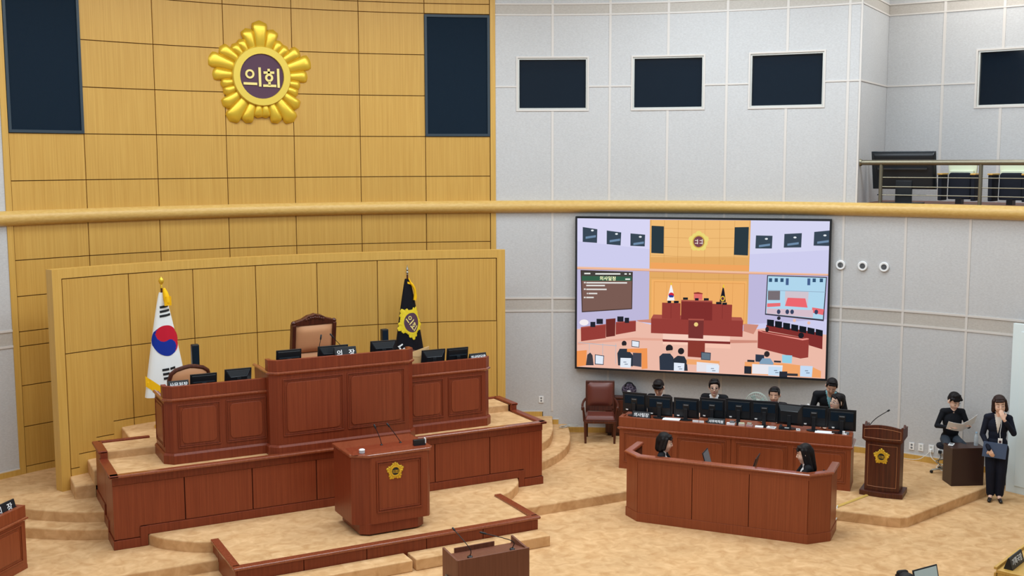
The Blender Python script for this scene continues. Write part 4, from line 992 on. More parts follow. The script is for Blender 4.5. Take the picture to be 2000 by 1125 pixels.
# brown leather armchair by the wall
ac = thing('leather_armchair', 'brown leather armchair with dark wooden arms against the grey wall', 'chair', (5.60, -2.30, 0.155), radians(-32))
M = Matrix.Translation((0, 0.20, 0)) @ Matrix.Rotation(radians(-7), 4, 'X')
MB().box(-0.27, 0.27, -0.02, 0.03, 0.50, 1.07).xf(M).build('back_frame', MAHD, ac, bevel=0.012)
tufted(MB(), -0.235, 0.235, 0.60, 1.035, -0.02, 0.055, 10).xf(M).build('back_cushion', BURG, ac, smooth=True)
for sd in (-1, 1): 
    x0, x1 = sorted((sd*0.22, sd*0.27)); MB().box(x0, x1, -0.02, 0.03, 0.30, 0.55).xf(M).build('back_post', MAHD, ac)
MB().box(-0.285, 0.285, -0.27, 0.20, 0.375, 0.43).build('seat_rail', MAHD, ac, bevel=0.008)
MB().prism(rect(-0.28, 0.28, -0.28, 0.18), 0.43, 0.52, rect(-0.25, 0.25, -0.24, 0.15)).build('seat_cushion', BURG, ac, bevel=0.03, seg=4)
for sd in (-1, 1):
    MB().tube(smoothline([(sd*0.27, 0.20, 0.74), (sd*0.31, 0.02, 0.72), (sd*0.325, -0.16, 0.70), (sd*0.32, -0.22, 0.67), (sd*0.315, -0.22, 0.62)], 5), [0.022]*15+[0.03]*6, 8).build('armrest', MAHD, ac, smooth=True)
    MB().tube([(sd*0.312, -0.19, 0.66), (sd*0.30, -0.15, 0.55), (sd*0.285, -0.20, 0.40)], [0.02, 0.022, 0.026], 8).build('arm_support', MAHD, ac, smooth=True)
    MB().tube([(sd*0.27, -0.24, 0.42), (sd*0.265, -0.245, 0.0)], [0.030, 0.020], 8).build('leg', MAHD, ac, smooth=True)
    MB().tube([(sd*0.25, 0.20, 0.42), (sd*0.24, 0.26, 0.0)], [0.028, 0.018], 8).build('leg', MAHD, ac, smooth=True)
# low dark cabinet behind the armchair
cb = thing('low_cabinet', 'low dark wood cabinet partly hidden behind the leather armchair', 'cabinet', (6.21, -2.21, 0.155), radians(-36.0))
MB().box(-0.36, 0.36, -0.07, 0.11, 0.05, 0.72).build('carcass', ESPR, cb, bevel=0.006)
MB().box(-0.32, 0.32, -0.06, 0.10, 0.0, 0.05).build('plinth', ESPR, cb)
MB().box(-0.38, 0.38, -0.09, 0.12, 0.72, 0.75).build('top', MAHD, cb, bevel=0.005)
for sd in (-1, 1):
    x0, x1 = sorted((sd*0.005, sd*0.355)); d_ = MB().box(x0, x1, -0.085, -0.07, 0.07, 0.70).build('door', MAHD, cb, bevel=0.004)
    MB().tube([(sd*0.04, -0.095, 0.36), (sd*0.04, -0.095, 0.46)], 0.006, 6).build('handle', STEEL, d_)

# ================================================================ monitors
def monitor(kind, lab, loc, rz, w=0.40, h=0.27, lift=0.10, group=None, tilt=8, sticker=None, name='monitor'):
    """seen from behind: back faces -y; loc is the foot"""
    t = thing(name, lab, 'monitor', loc, rz, group)
    M = Matrix.Translation((0, 0.0, lift+h/2)) @ Matrix.Rotation(radians(tilt), 4, 'X')
    z0, z1 = -h/2, h/2; x0, x1 = -w/2, w/2
    MB().box(x0, x1, 0.0, 0.022, z0, z1).xf(M).build('screen_bezel', BLK, t, bevel=0.004)
    MB().box(x0+0.012, x1-0.012, 0.0225, 0.024, z0+0.016, z1-0.012).xf(M).build('screen', GLASSD, t)
    if kind == 'slot':
        MB().yprism([(x0+0.02,z0+0.02),(x1-0.02,z0+0.02),(x1-0.02,z1-0.02),(x0+0.02,z1-0.02)], -0.02, 0.0).xf(M).build('back_shell', BLK, t, bevel=0.008)
        MB().box(x0+0.035, x1-0.035, -0.026, -0.018, z0+h*0.50, z0+h*0.58).xf(M).build('gloss_strip', BLK2, t, bevel=0.002)
    elif kind == 'wedge':
        V = [(x0+0.015,0,z0+0.02),(x1-0.015,0,z0+0.02),(x1-0.015,0,z1-0.015),(x0+0.015,0,z1-0.015),(x0+0.08,-0.05,z0+0.05),(x1-0.08,-0.05,z0+0.05),(x1-0.07,-0.045,z1-0.11),(x0+0.07,-0.045,z1-0.11)]
        MB().add(V, [(0,1,2,3),(7,6,5,4),(0,4,5,1),(1,5,6,2),(2,6,7,3),(3,7,4,0)]).xf(M).build('back_shell', BLK, t, bevel=0.006)
        mb = MB()
        mb.tube([(x0+0.03,-0.008,z1-0.02),(x0+0.075,-0.047,z1-0.105),(x1-0.075,-0.047,z1-0.105),(x1-0.03,-0.008,z1-0.02)], 0.004, 6)
        mb.xf(M).build('edge_line', BLK2, t)
    else:
        MB().box(x0+0.03, x1-0.03, -0.022, 0.0, z0+0.03, z1-0.035).xf(M).build('back_shell', BLK, t, bevel=0.006)
        MB().box(x0+0.04, x1-0.04, -0.027, -0.02, z0+h*0.45, z1-0.05).xf(M).build('vent_panel', BLK2 if False else SPK, t, bevel=0.002)
        MB().box(-0.055, 0.055, -0.032, -0.02, z0+h*0.40, z0+h*0.74).xf(M).build('stand_plate', BLK, t, bevel=0.003)
        MB().box(-0.04, 0.04, -0.037, -0.03, z0+h*0.66, z0+h*0.70).xf(M).build('stand_latch', GREYP, t)
    if sticker: MB().box(x0+0.06, x0+0.10, -0.0245, -0.02, z0+0.035, z0+0.055).xf(M).build('sticker', WHITE, t)
    MB().box(-0.03, 0.03, -0.055, -0.025, 0.01, lift+h*0.5).build('stand_neck', BLK, t, bevel=0.004)
    MB().prism([(0.11*cos(2*pi*k/20), -0.03+0.085*sin(2*pi*k/20)) for k in range(20)], 0.0, 0.012).build('stand_foot', BLK, t)
    return t
ZS = ZD+0.83; ZC = ZD+1.08
GR = 'monitors on the rostrum desks'
monitor('slot', 'thin black monitor with glossy strip on the left rostrum desk', (-1.92, -3.70, ZS), 0, 0.375, 0.25, 0.11, GR, 8)
monitor('wedge', 'black monitor with wedge back on the left rostrum desk', (-1.43, -3.70, ZS), 0, 0.385, 0.25, 0.14, GR, 10)
monitor('slot', 'small black monitor at the left end of the tall middle desk', (-0.76, -3.98, ZC), 0, 0.37, 0.25, 0.15, GR, 8)
monitor('wedge', 'black monitor half hidden by the white-lettered nameplate on the middle desk', (-0.10, -3.98, ZC), 0, 0.46, 0.27, 0.14, GR, 12)
monitor('wedge', 'black monitor at the right end of the tall middle desk', (0.69, -3.98, ZC), radians(-6), 0.40, 0.25, 0.17, GR, 10)
monitor('wedge', 'black monitor with wedge back on the right rostrum desk', (1.63, -3.70, ZS), 0, 0.40, 0.25, 0.165, GR, 10)
monitor('slot', 'thin black monitor with glossy strip on the right rostrum desk', (2.045, -3.70, ZS), 0, 0.37, 0.25, 0.16, GR, 8)
US = [0.197, 0.631, 1.084, 1.52, 1.956, 2.369, 2.776, 3.152, 3.586]; TOPS = [1.42, 1.39, 1.39, 1.42, 1.44, 1.44, 1.42, 1.425, 1.40]
ORD = ['first', 'second', 'third', 'fourth', 'fifth', 'sixth', 'seventh', 'eighth', 'ninth']
for i, (u, tz) in enumerate(zip(US, TOPS)):
    kind = 'wedge' if i == 6 else 'plain'; h = 0.345
    lab = ('black monitor with pale wedge top on the staff desk' if i == 6 else 'black monitor on the staff desk, %s from the leather armchair' % ORD[i])
    monitor(kind, lab, dk(u, 0.25, 0.868), DRZ+radians((-4, 3, 0, -2, 0, 3, -8, 2, 0)[i]), 0.425, h, tz-0.155-0.868-h, 'monitors on the staff desk', 4, sticker=(i != 6))

# ================================================================ nameplates
def nameplate(lab, body, loc, rz, w, h=0.10, size=0.075, group='black nameplates', d=0.10):
    t = thing('nameplate', lab, 'nameplate', loc, rz, group)
    MB().xprism([(-d/2, 0), (d/2, 0), (d*0.08, h), (-d*0.08, h)], -w/2, w/2).build('block', BLK, t, bevel=0.003)
    a = atan2(d*0.42, h)
    letters(body, size, INK, t, (0, -d*0.29-0.002, h/2), (pi/2-a, 0, 0), 'name_lettering', 0.0008, 0.0012)
    return t
nameplate('black nameplate with four white characters on the left rostrum desk', '사무처장', (-2.30, -3.84, 2.19), 0, 0.28, 0.115, 0.068)
nameplate('black nameplate with two spaced white characters on the tall middle desk', '의   장', (0.03, -4.14, 2.455), 0, 0.33, 0.18, 0.105, d=0.14)
nameplate('black nameplate with five white characters on the right rostrum desk', '의사담당관', (2.33, -3.84, 2.19), radians(4), 0.30, 0.115, 0.058)
for lab, b, z in (('left', 0, 0),): pass
for x, z0, h in ((-2.30, ZS, 2.19-ZS), (2.33, ZS, 2.19-ZS)):
    o = MB().box(-0.13, 0.13, -0.04, 0.04, 0, h).build('document_box', ESPR, None, loc=(x, -3.84, z0), bevel=0.004)
    tag(o, 'dark document box under the nameplate on the %s rostrum desk' % ('left' if x < 0 else 'right'), 'box', 'document boxes')
o = MB().box(-0.16, 0.16, -0.05, 0.05, 0, 2.455-ZC).build('document_box', ESPR, None, loc=(0.03, -4.10, ZC), bevel=0.004); tag(o, 'dark document box under the nameplate on the middle desk', 'box', 'document boxes')
nameplate('black nameplate with four white characters at the armchair end of the staff desk', '의사팀장', dk(0.36, 0.10, 0.869), DRZ, 0.30, 0.11, 0.07)
nameplate('black nameplate with five white characters in the middle of the staff desk', '사무처직원', dk(1.62, 0.10, 0.869), DRZ, 0.28, 0.10, 0.052)
tdir = Vector((0.6505, 0.7595, 0)); c = Vector((-4.375, -4.382, 0.155)) - tdir*0.25 + Vector((-0.7595*-0.10, 0.6505*-0.10, 0))
c = Vector((-4.985, -5.10, 0.155)) + tdir*0.66 + Vector((-0.7595, 0.6505, 0))*0.10 + Vector((0, 0, 0.77))
nameplate('black nameplate with white characters at the left picture edge', '시   장', c, LRZ, 0.42, 0.16, 0.11)

# ================================================================ small things on the rostrum
def tower(lab, loc, h):
    t = thing('desk_speaker', lab, 'speaker', loc, 0, 'black column speakers')
    MB().box(-0.055, 0.055, -0.05, 0.05, 0.02, h).build('cabinet', BLK, t, bevel=0.012)
    MB().box(-0.045, 0.045, -0.053, -0.048, 0.05, h-0.03).build('grille', SPK, t)
    MB().box(-0.07, 0.07, -0.07, 0.07, 0, 0.02).build('foot', BLK, t)
tower('slim black column speaker standing behind the left rostrum desk', (-1.80, -2.62, 1.268), 1.33)
tower('slim black column speaker standing behind the middle desk', (1.24, -2.62, 1.268), 1.34)
gooseneck('gooseneck_microphone', 'upright gooseneck microphone in front of the tan chair', [(0,0,0.02),(0.01,0.02,0.3),(0.06,0.05,0.53)], (-0.37, -4.12, ZC), 0, 'chair desk microphones', 0.005, 0.012, 0.06, 0.025)
gooseneck('gooseneck_microphone', 'slanting gooseneck microphone rising behind the middle nameplate', [(0,0,0.02),(-0.02,0.03,0.20),(-0.28,0.06,0.52)], (0.20, -4.02, ZC), 0, 'chair desk microphones', 0.005, 0.012, 0.07, 0.025)
t = thing('paper_envelope', 'tan paper envelope standing up at the right of the middle desk', 'envelope', (1.33, -3.60, ZS), radians(-6))
MB().yprism([(-0.20, 0), (0.24, 0), (0.26, 0.46), (-0.10, 0.36), (-0.20, 0.34)], -0.01, 0.01).build('sheet', mat('kraft', rgb(222,178,120), 0.7), t)
MB().yprism([(-0.19, 0.34), (-0.10, 0.365), (0.25, 0.46), (0.10, 0.30)], -0.014, -0.010).build('flap', mat('kraft_light', rgb(230,190,134), 0.7), t)
t = MB().ell((0,0,0.03), 0.05, 0.035, 0.03, 12, 8).build('tissue', PAPER, None, smooth=True, loc=(0.95, -4.06, 2.45)); tag(t, 'crumpled white tissue at the right end of the middle desk', 'tissue')
t2 = MB().box(-0.05, 0.05, -0.05, 0.05, 0, 2.45-ZC).build('tissue_box', ESPR, None, loc=(0.95, -4.06, ZC), bevel=0.004); tag(t2, 'small dark box carrying the crumpled tissue on the middle desk', 'box')
o = MB().box(-0.09, 0.09, -0.06, 0.06, 0, 0.10).build('paper_stack', PAPER, None, loc=(-1.16, -3.75, 2.10), bevel=0.003); tag(o, 'white papers in the corner between the left and middle desks', 'paper')
o = MB().box(-0.10, 0.10, -0.07, 0.07, 0, 2.10-ZS).build('file_box', ESPR, None, loc=(-1.165, -3.75, ZS), bevel=0.003); tag(o, 'dark file box under the white papers on the left rostrum desk', 'box')

# ================================================================ flags
def flag(lab, loc, rz, cloth, deco, fin):
    t = thing('standing_flag', lab, 'flag', loc, rz, 'flags on poles')
    MB().lathe([(0, 0), (0.18, 0), (0.18, 0.03), (0.06, 0.06), (0.03, 0.12), (0, 0.12)], n=24).build('stand', GOLD, t, smooth=True)
    MB().tube([(0, 0, 0.05), (0, 0, 2.16)], 0.016, 10).build('pole', MAHD, t, smooth=True)
    if fin == 'bud': MB().lathe([(0, 2.14), (0.02, 2.15), (0.016, 2.19), (0.012, 2.20), (0.034, 2.23), (0.042, 2.26), (0.03, 2.295), (0.012, 2.31), (0, 2.325)], n=14).build('finial', GOLD, t, smooth=True)
    else: MB().lathe([(0, 2.14), (0.018, 2.15), (0.014, 2.17), (0.026, 2.19), (0.012, 2.215), (0.024, 2.24), (0.008, 2.28), (0.0, 2.33)], n=14).build('finial', STEEL, t, smooth=True)
    n, m = 40, 28; zt, zb = 2.08, 0.50; V = []; F = []
    def hw(v): return 0.04+0.30*v**0.85
    def cx(v): return 0.015*v
    def ysurf(x, v):
        w = hw(v); u = max(-1, min(1, (x-cx(v))/w))
        return -(0.05+0.14*v)*sqrt(max(0.0, 1-u*u*0.96)) - 0.012*v*sin(u*7+v*3)
    for j in range(m+1):
        v = j/m; z = zt+(zb-zt)*v
        for i in range(n):
            a = 2*pi*i/n; w = hw(v)
            x = cx(v)+w*cos(a); y = ysurf(x, v) if sin(a) <= 0 else (0.05+0.08*v)*sin(a)
            V.append((x, y, z))
    for j in range(m):
        for i in range(n): F.append((j*n+i, (j+1)*n+i, (j+1)*n+(i+1) % n, j*n+(i+1) % n))
    F += [tuple(range(n)), tuple(m*n+i for i in range(n))[::-1]]
    c = MB().add(V, F).build('cloth', cloth, t, smooth=True)
    def on(x, z, o=0.004):
        v = (zt-z)/(zt-zb); return (x, ysurf(x, v)-o, z)
    deco(t, c, on, hw, zt, zb)
    return t
CLW = mat('white_flag_cloth', rgb(236,240,240), 0.75, 0.15); CLB = mat('black_flag_cloth', rgb(18,18,26), 0.75, 0.15)
YEL = mat('yellow_fringe', rgb(244,190,20), 0.7, 0.2); REDM = mat('flag_red', rgb(196,30,52), 0.7, 0.15); BLUM = mat('flag_blue', rgb(24,50,150), 0.7, 0.15)
def patch(on, mat_, parent, name, x0, x1, z0, z1, skew=0.0, nx=8, nz=3, o=0.005):
    V = [on(x0+(x1-x0)*i/nx, z0+(z1-z0)*j/nz+skew*(i/nx-0.5), o) for j in range(nz+1) for i in range(nx+1)]
    F = [(j*(nx+1)+i, j*(nx+1)+i+1, (j+1)*(nx+1)+i+1, (j+1)*(nx+1)+i) for j in range(nz) for i in range(nx)]
    return MB().add(V, F).build(name, mat_, parent)
def korea(t, c, on, hw, zt, zb):
    for k in range(3): patch(on, BLK, c, 'trigram_bar', -0.075-0.006*k+0.01, 0.062+0.012*k+0.012, 1.855-0.068*k, 1.89-0.068*k, 0.02)
    cx_, cz, rr = 0.005, 1.355, 0.232; nr, na = 18, 72; V = []; F = []; mi = []
    for j in range(nr+1):
        for i in range(na):
            r_ = rr*j/nr; a = 2*pi*i/na; V.append(on(cx_+r_*cos(a)*0.90, cz+r_*sin(a), 0.005))
    ax = Vector((cos(radians(118)), sin(radians(118))))
    mb = MB()
    for j in range(nr):
        for i in range(na):
            r_ = (j+0.5)/nr; a = 2*pi*(i+0.5)/na; q = Vector((r_*cos(a), r_*sin(a)))
            side = q.x*ax.y-q.y*ax.x
            red = side > 0
            if (q-ax*0.5).length < 0.5: red = True
            if (q+ax*0.5).length < 0.5: red = False
            F.append((j*na+i, j*na+(i+1) % na, (j+1)*na+(i+1) % na, (j+1)*na+i)); mi.append(0 if red else 1)
    mb.v = V; mb.f = F; mb.mi = mi
    mb.build('taegeuk_disc', [REDM, BLUM], c)
    for k in range(3):
        patch(on, BLK, c, 'trigram_bar', -0.10+0.005*k, 0.0, 0.90-0.065*k, 0.935-0.065*k, 0.01); patch(on, BLK, c, 'trigram_bar', 0.02, 0.11, 0.91-0.065*k, 0.945-0.065*k, 0.01)
    # tassel
    mb = MB().tube([(0.01, -0.06, 2.15), (0.02, -0.085, 2.08), (0.03, -0.10, 2.0), (0.035, -0.105, 1.93)], [0.02, 0.04, 0.05, 0.045], 10); mb.build('tassel', YEL, t, smooth=True)
    mb = MB()
    for k in range(9): mb.tube([(-0.012+0.011*k, -0.13-0.012*sin(k), 2.03), (-0.02+0.0125*k, -0.14, 1.89)], 0.0075, 5)
    mb.build('tassel_threads', YEL, t)
    patch(on, YEL, c, 'fringe', -0.33, -0.10, 0.58, 0.74, -0.20, 10, 4, 0.006)
def council(t, c, on, hw, zt, zb):
    cx_, cz, rr = -0.005, 1.35, 0.29
    for ang, ln, w in PET:
        a = radians(ang+40); V = []; F = []
        for j in range(5):
            r_ = rr*(0.45+(ln-0.45)*j/4); wd = rr*w*0.95*(0.7, 0.9, 1.05, 1.0, 0.6)[j]
            for k in (-1, 0, 1): V.append(on(cx_+(r_*cos(a)-k*wd*sin(a))*0.88, cz+r_*sin(a)+k*wd*cos(a), 0.008 if k else 0.016))
        for j in range(4):
            for k in range(2): F.append((j*3+k, j*3+k+1, (j+1)*3+k+1, (j+1)*3+k))
        MB().add(V, F).build('petal', mat_gold_thread, c, smooth=True)
    def disc(r0, r1, o, m_, nm):
        V = []; F = []; na = 40; nr = 5
        for j in range(nr+1):
            for i in range(na):
                r_ = r0+(r1-r0)*j/nr; a = 2*pi*i/na; V.append(on(cx_+r_*cos(a)*0.88, cz+r_*sin(a), o))
        for j in range(nr):
            for i in range(na): F.append((j*na+i, j*na+(i+1) % na, (j+1)*na+(i+1) % na, (j+1)*na+i))
        return MB().add(V, F).build(nm, m_, c)
    disc(0.15, 0.20, 0.015, mat_gold_thread, 'ring'); disc(0.0, 0.165, 0.017, PURP, 'disc')
    # crest lettering, turned with the cloth
    k_ = 0.165/205; an = radians(-52); mb = MB()
    def seg(xa, za, xb, zb_, w=24):
        p = Vector((xa, -za))*k_; q = Vector((xb, -zb_))*k_; d = (q-p).normalized(); nn = Vector((-d.y, d.x))*w*k_*0.5; V = []
        for s_ in range(4):
            o_ = p+(q-p)*s_/3
            for e_ in (-1, 1):
                z_ = o_+nn*e_; xr = z_.x*cos(an)-z_.y*sin(an); zr = z_.x*sin(an)+z_.y*cos(an); V.append(on(cx_+xr*0.88, cz+zr, 0.021))
        mb.add(V, [(2*s_, 2*s_+1, 2*s_+3, 2*s_+2) for s_ in range(3)])
    def rg(xc, zc, r_):
        for q in range(12):
            a, b = 2*pi*q/12, 2*pi*(q+1)/12; seg(xc+r_*cos(a), zc+r_*sin(a), xc+r_*cos(b), zc+r_*sin(b), 18)
    rg(-113, -18, 34); seg(-165, 68, -55, 70); seg(-22, -72, -20, 86); seg(62, -62, 63, -36); seg(22, -34, 106, -36); rg(65, 12, 28); seg(67, 46, 67, 72); seg(16, 84, 122, 84); seg(150, -66, 152, 92)
    mb.build('crest_lettering', INKY, c)
    mb = MB()                                       # white letters running down the left edge of the cloth
    def stroke(xa, za, xb, zb_, w=0.022):
        p = Vector((xa, za)); q = Vector((xb, zb_)); d = (q-p).normalized(); nn = Vector((-d.y, d.x))*w*0.5
        V = []
        for s_ in range(4):
            o_ = p+(q-p)*s_/3; V += [on((o_+nn).x, (o_+nn).y, 0.006), on((o_-nn).x, (o_-nn).y, 0.006)]
        mb.add(V, [(2*s_, 2*s_+1, 2*s_+3, 2*s_+2) for s_ in range(3)])
    stroke(-0.25, 0.95, -0.19, 1.0); stroke(-0.235, 0.94, -0.215, 0.88); stroke(-0.265, 0.85, -0.16, 0.93, 0.026)
    for q in range(10):
        a, b = 2*pi*q/10, 2*pi*(q+1)/10; stroke(-0.145+0.038*cos(a), 0.80+0.038*sin(a), -0.145+0.038*cos(b), 0.80+0.038*sin(b), 0.015)
    stroke(-0.23, 0.81, -0.20, 0.76, 0.014)
    mb.build('cloth_lettering', INK, c)
    MB().tube(smoothline([(-0.01,-0.05,2.10), (0.02,-0.07,2.02), (0.075,-0.09,1.92), (0.095,-0.09,1.80), (0.085,-0.09,1.72)], 5), [0.012]*6+[0.022]*9+[0.028]*6, 8).build('tassel', YEL, t, smooth=True)
    patch(on, YEL, c, 'fringe', -0.035, 0.03, 1.995, 2.03, -0.02, 6, 2, 0.006)
mat_gold_thread = mat('gold_thread', rgb(232,206,44), 0.5, 0.3)
flag('white national flag with red and blue disc on a gold-tipped pole', (-2.16, -2.10, 1.267), radians(14), CLW, korea, 'bud')
flag('black council flag with gold crest on a silver-tipped pole', (1.87, -2.10, 1.267), radians(14), CLB, council, 'spear')
# ================================================================ people
import numpy as np
SKIN = mat('skin', rgb(226,178,150), 0.55, 0.3, **{'Subsurface Weight': 0.08})
SKIN2 = mat('skin_pale', rgb(236,196,172), 0.55, 0.3, **{'Subsurface Weight': 0.08})
HAIR = grain(mat('black_hair', rgb(20,17,17), 0.55, 0.22), (90, 90, 12), rgb(14,12,13), rgb(30,25,25), 0.35, 0.65, 3)
HAIRB = grain(mat('brown_hair', rgb(46,30,27), 0.55, 0.25), (90, 90, 12), rgb(36,23,21), rgb(60,40,35), 0.35, 0.65, 3)
SUITK = mat('black_suit', rgb(24,25,29), 0.8, 0.2); SUITN = mat('navy_suit', rgb(22,26,40), 0.8, 0.2)
SHIRT = mat('white_shirt', rgb(235,238,240), 0.7, 0.2); TEAL = mat('teal_shirt', rgb(120,170,178), 0.7, 0.2); BLOUSE = mat('beige_blouse', rgb(214,206,194), 0.7, 0.2)
TROUS = mat('grey_trousers', rgb(58,66,76), 0.8, 0.2); SHOE = mat('black_shoe', rgb(18,18,20), 0.35, 0.5); LIP = mat('lips', rgb(180,90,86), 0.5, 0.3)
EYEW = mat('eye_white', rgb(232,228,224), 0.4, 0.4); IRIS = mat('iris', rgb(28,20,18), 0.3, 0.5); BLACKSH = mat('black_shirt', rgb(22,24,30), 0.8, 0.2); TIE = mat('yellow_tie', rgb(226,210,120), 0.6, 0.2)

def cap(m, p, r, q, r2): return ('c', m, Vector(p), r, Vector(q), r2)
def ell(m, c, r, M=None): return ('e', m, Vector(c), Vector(r), M or Matrix.Identity(3))
def prim_mesh(mb, P):
    if P[0] == 'e':
        _, _, c, r, M = P; mb.ell(c, r.x, r.y, r.z, 16, 10, M); return
    _, _, p, r, q, r2 = P; d = q-p; L = d.length
    if L < 1e-5: mb.ell(p, r, r, r, 12, 8); return
    d /= L; pts = []; rad = []
    for k in (-0.98, -0.8, -0.45): pts.append(p+d*r*k); rad.append(r*sqrt(1-k*k))
    pts += [p, q]; rad += [r, r2]
    for k in (0.45, 0.8, 0.98): pts.append(q+d*r2*k); rad.append(r2*sqrt(1-k*k))
    mb.tube(pts, rad, 12)
def sdf(P, X):
    if P[0] == 'e':
        _, _, c, r, M = P; Mi = np.array(M.transposed()); Y = (X-np.array(c)) @ Mi.T
        k = np.linalg.norm(Y/np.array(r), axis=1); return (k-1)*min(r)
    _, _, p, r, q, r2 = P; p = np.array(p); q = np.array(q); d = q-p; L = max(1e-9, d@d)
    t = np.clip(((X-p)@d)/L, 0, 1); return np.linalg.norm(X-p-t[:, None]*d, axis=1)-(r+(r2-r)*t)
def fuse(name, prims, mats, voxel, smooth=6, zone=None, parent=None):
    """melt overlapping capsules and ellipsoids into one continuous skin; mats: key -> material"""
    mb = MB()
    for P in prims: prim_mesh(mb, P)
    me = bpy.data.meshes.new('tmp'); me.from_pydata(mb.v, [], mb.f)
    bm = bmesh.new(); bm.from_mesh(me); bmesh.ops.recalc_face_normals(bm, faces=bm.faces); bm.to_mesh(me); bm.free()
    o = bpy.data.objects.new('tmp', me); COL.objects.link(o)
    r = o.modifiers.new('r', 'REMESH'); r.mode = 'VOXEL'; r.voxel_size = voxel; r.adaptivity = 0
    s = o.modifiers.new('s', 'SMOOTH'); s.factor = 0.5; s.iterations = smooth
    dg = bpy.context.evaluated_depsgraph_get(); dg.update()
    out = bpy.data.meshes.new_from_object(o.evaluated_get(dg)); out.name = name
    bpy.data.objects.remove(o); bpy.data.meshes.remove(me)
    keys = list(mats); out.materials.clear()
    for k in keys: out.materials.append(mats[k])
    n = len(out.polygons); C = np.empty(n*3); out.polygons.foreach_get('center', C); C = C.reshape(-1, 3)
    best = np.full(n, 1e9); idx = np.zeros(n, int)
    for P in prims:
        d = sdf(P, C); w = d < best; best[w] = d[w]; idx[w] = keys.index(P[1])
    if zone: idx = zone(C, idx, keys)
    out.polygons.foreach_set('material_index', idx.astype(np.int32)); out.polygons.foreach_set('use_smooth', np.ones(n, bool)); out.update()
    return obj(name, out, parent)

def head_prims(c, M):
    f = lambda x, y, z: Vector(c)+M @ Vector((x, y, z)); M3 = M.to_3x3()
    P = [ell('skin', f(0, .012, .03), (.076, .094, .092), M3), ell('skin', f(0, -.022, -.035), (.066, .072, .082), M3), ell('skin', f(0, -.045, -.095), (.036, .036, .030), M3),
         cap('skin', f(0, -.088, .008), .009, f(0, -.102, -.026), .0135), ell('skin', f(.02, -.07, -.03), (.03, .022, .03), M3), ell('skin', f(-.02, -.07, -.03), (.03, .022, .03), M3)]
    for s in (-1, 1): P.append(ell('skin', f(s*.079, .01, -.01), (.012, .022, .032), M3))
    return P
def face_parts(body, c, M, eyes='open', glasses=None, brow=True, mouth='line', smile=False):
    f = lambda x, y, z: Vector(c)+M @ Vector((x, y, z)); M3 = M.to_3x3()
    for s in (-1, 1):
        if eyes == 'open':
            e = MB().ell(f(s*.031, -.0835, .004), .0145, .007, .0075, 10, 6, M3).build('eye', EYEW, body, smooth=True)
            MB().ell(f(s*.031, -.0885, .004), .0068, .004, .0070, 8, 6, M3).build('iris', IRIS, e, smooth=True)
        MB().tube([f(s*.016, -.0905, .009 if eyes == 'open' else .0), f(s*.031, -.0905, .013 if eyes == 'open' else -.003), f(s*.046, -.085, .007 if eyes == 'open' else .0)], .0032, 6).build('eyelid', IRIS, body)
        if brow: MB().tube([f(s*.014, -.092, .030), f(s*.034, -.091, .036), f(s*.052, -.080, .029)], [.004, .0045, .002], 6).build('eyebrow', HAIR, body)
    if mouth: MB().tube([f(-.024, -.083, -.060+(.006 if smile else 0)), f(0, -.0905, -.063), f(.024, -.083, -.060+(.006 if smile else 0))], [.003, .0062, .003], 6).build('mouth', LIP, body, smooth=True)
    if glasses:
        g = MB()
        for s in (-1, 1):
            pts = [f(s*.033+.025*cos(2*pi*k/12), -.101, .002+.019*sin(2*pi*k/12)) for k in range(13)]; g.tube(pts, .0026, 5)
            g.tube([f(s*.058, -.099, .006), f(s*.08, -.02, .010), f(s*.08, .02, .002)], .0024, 5)
        g.tube([f(-.009, -.104, .004), f(.009, -.104, .004)], .0024, 5); g.build('glasses', glasses, body)
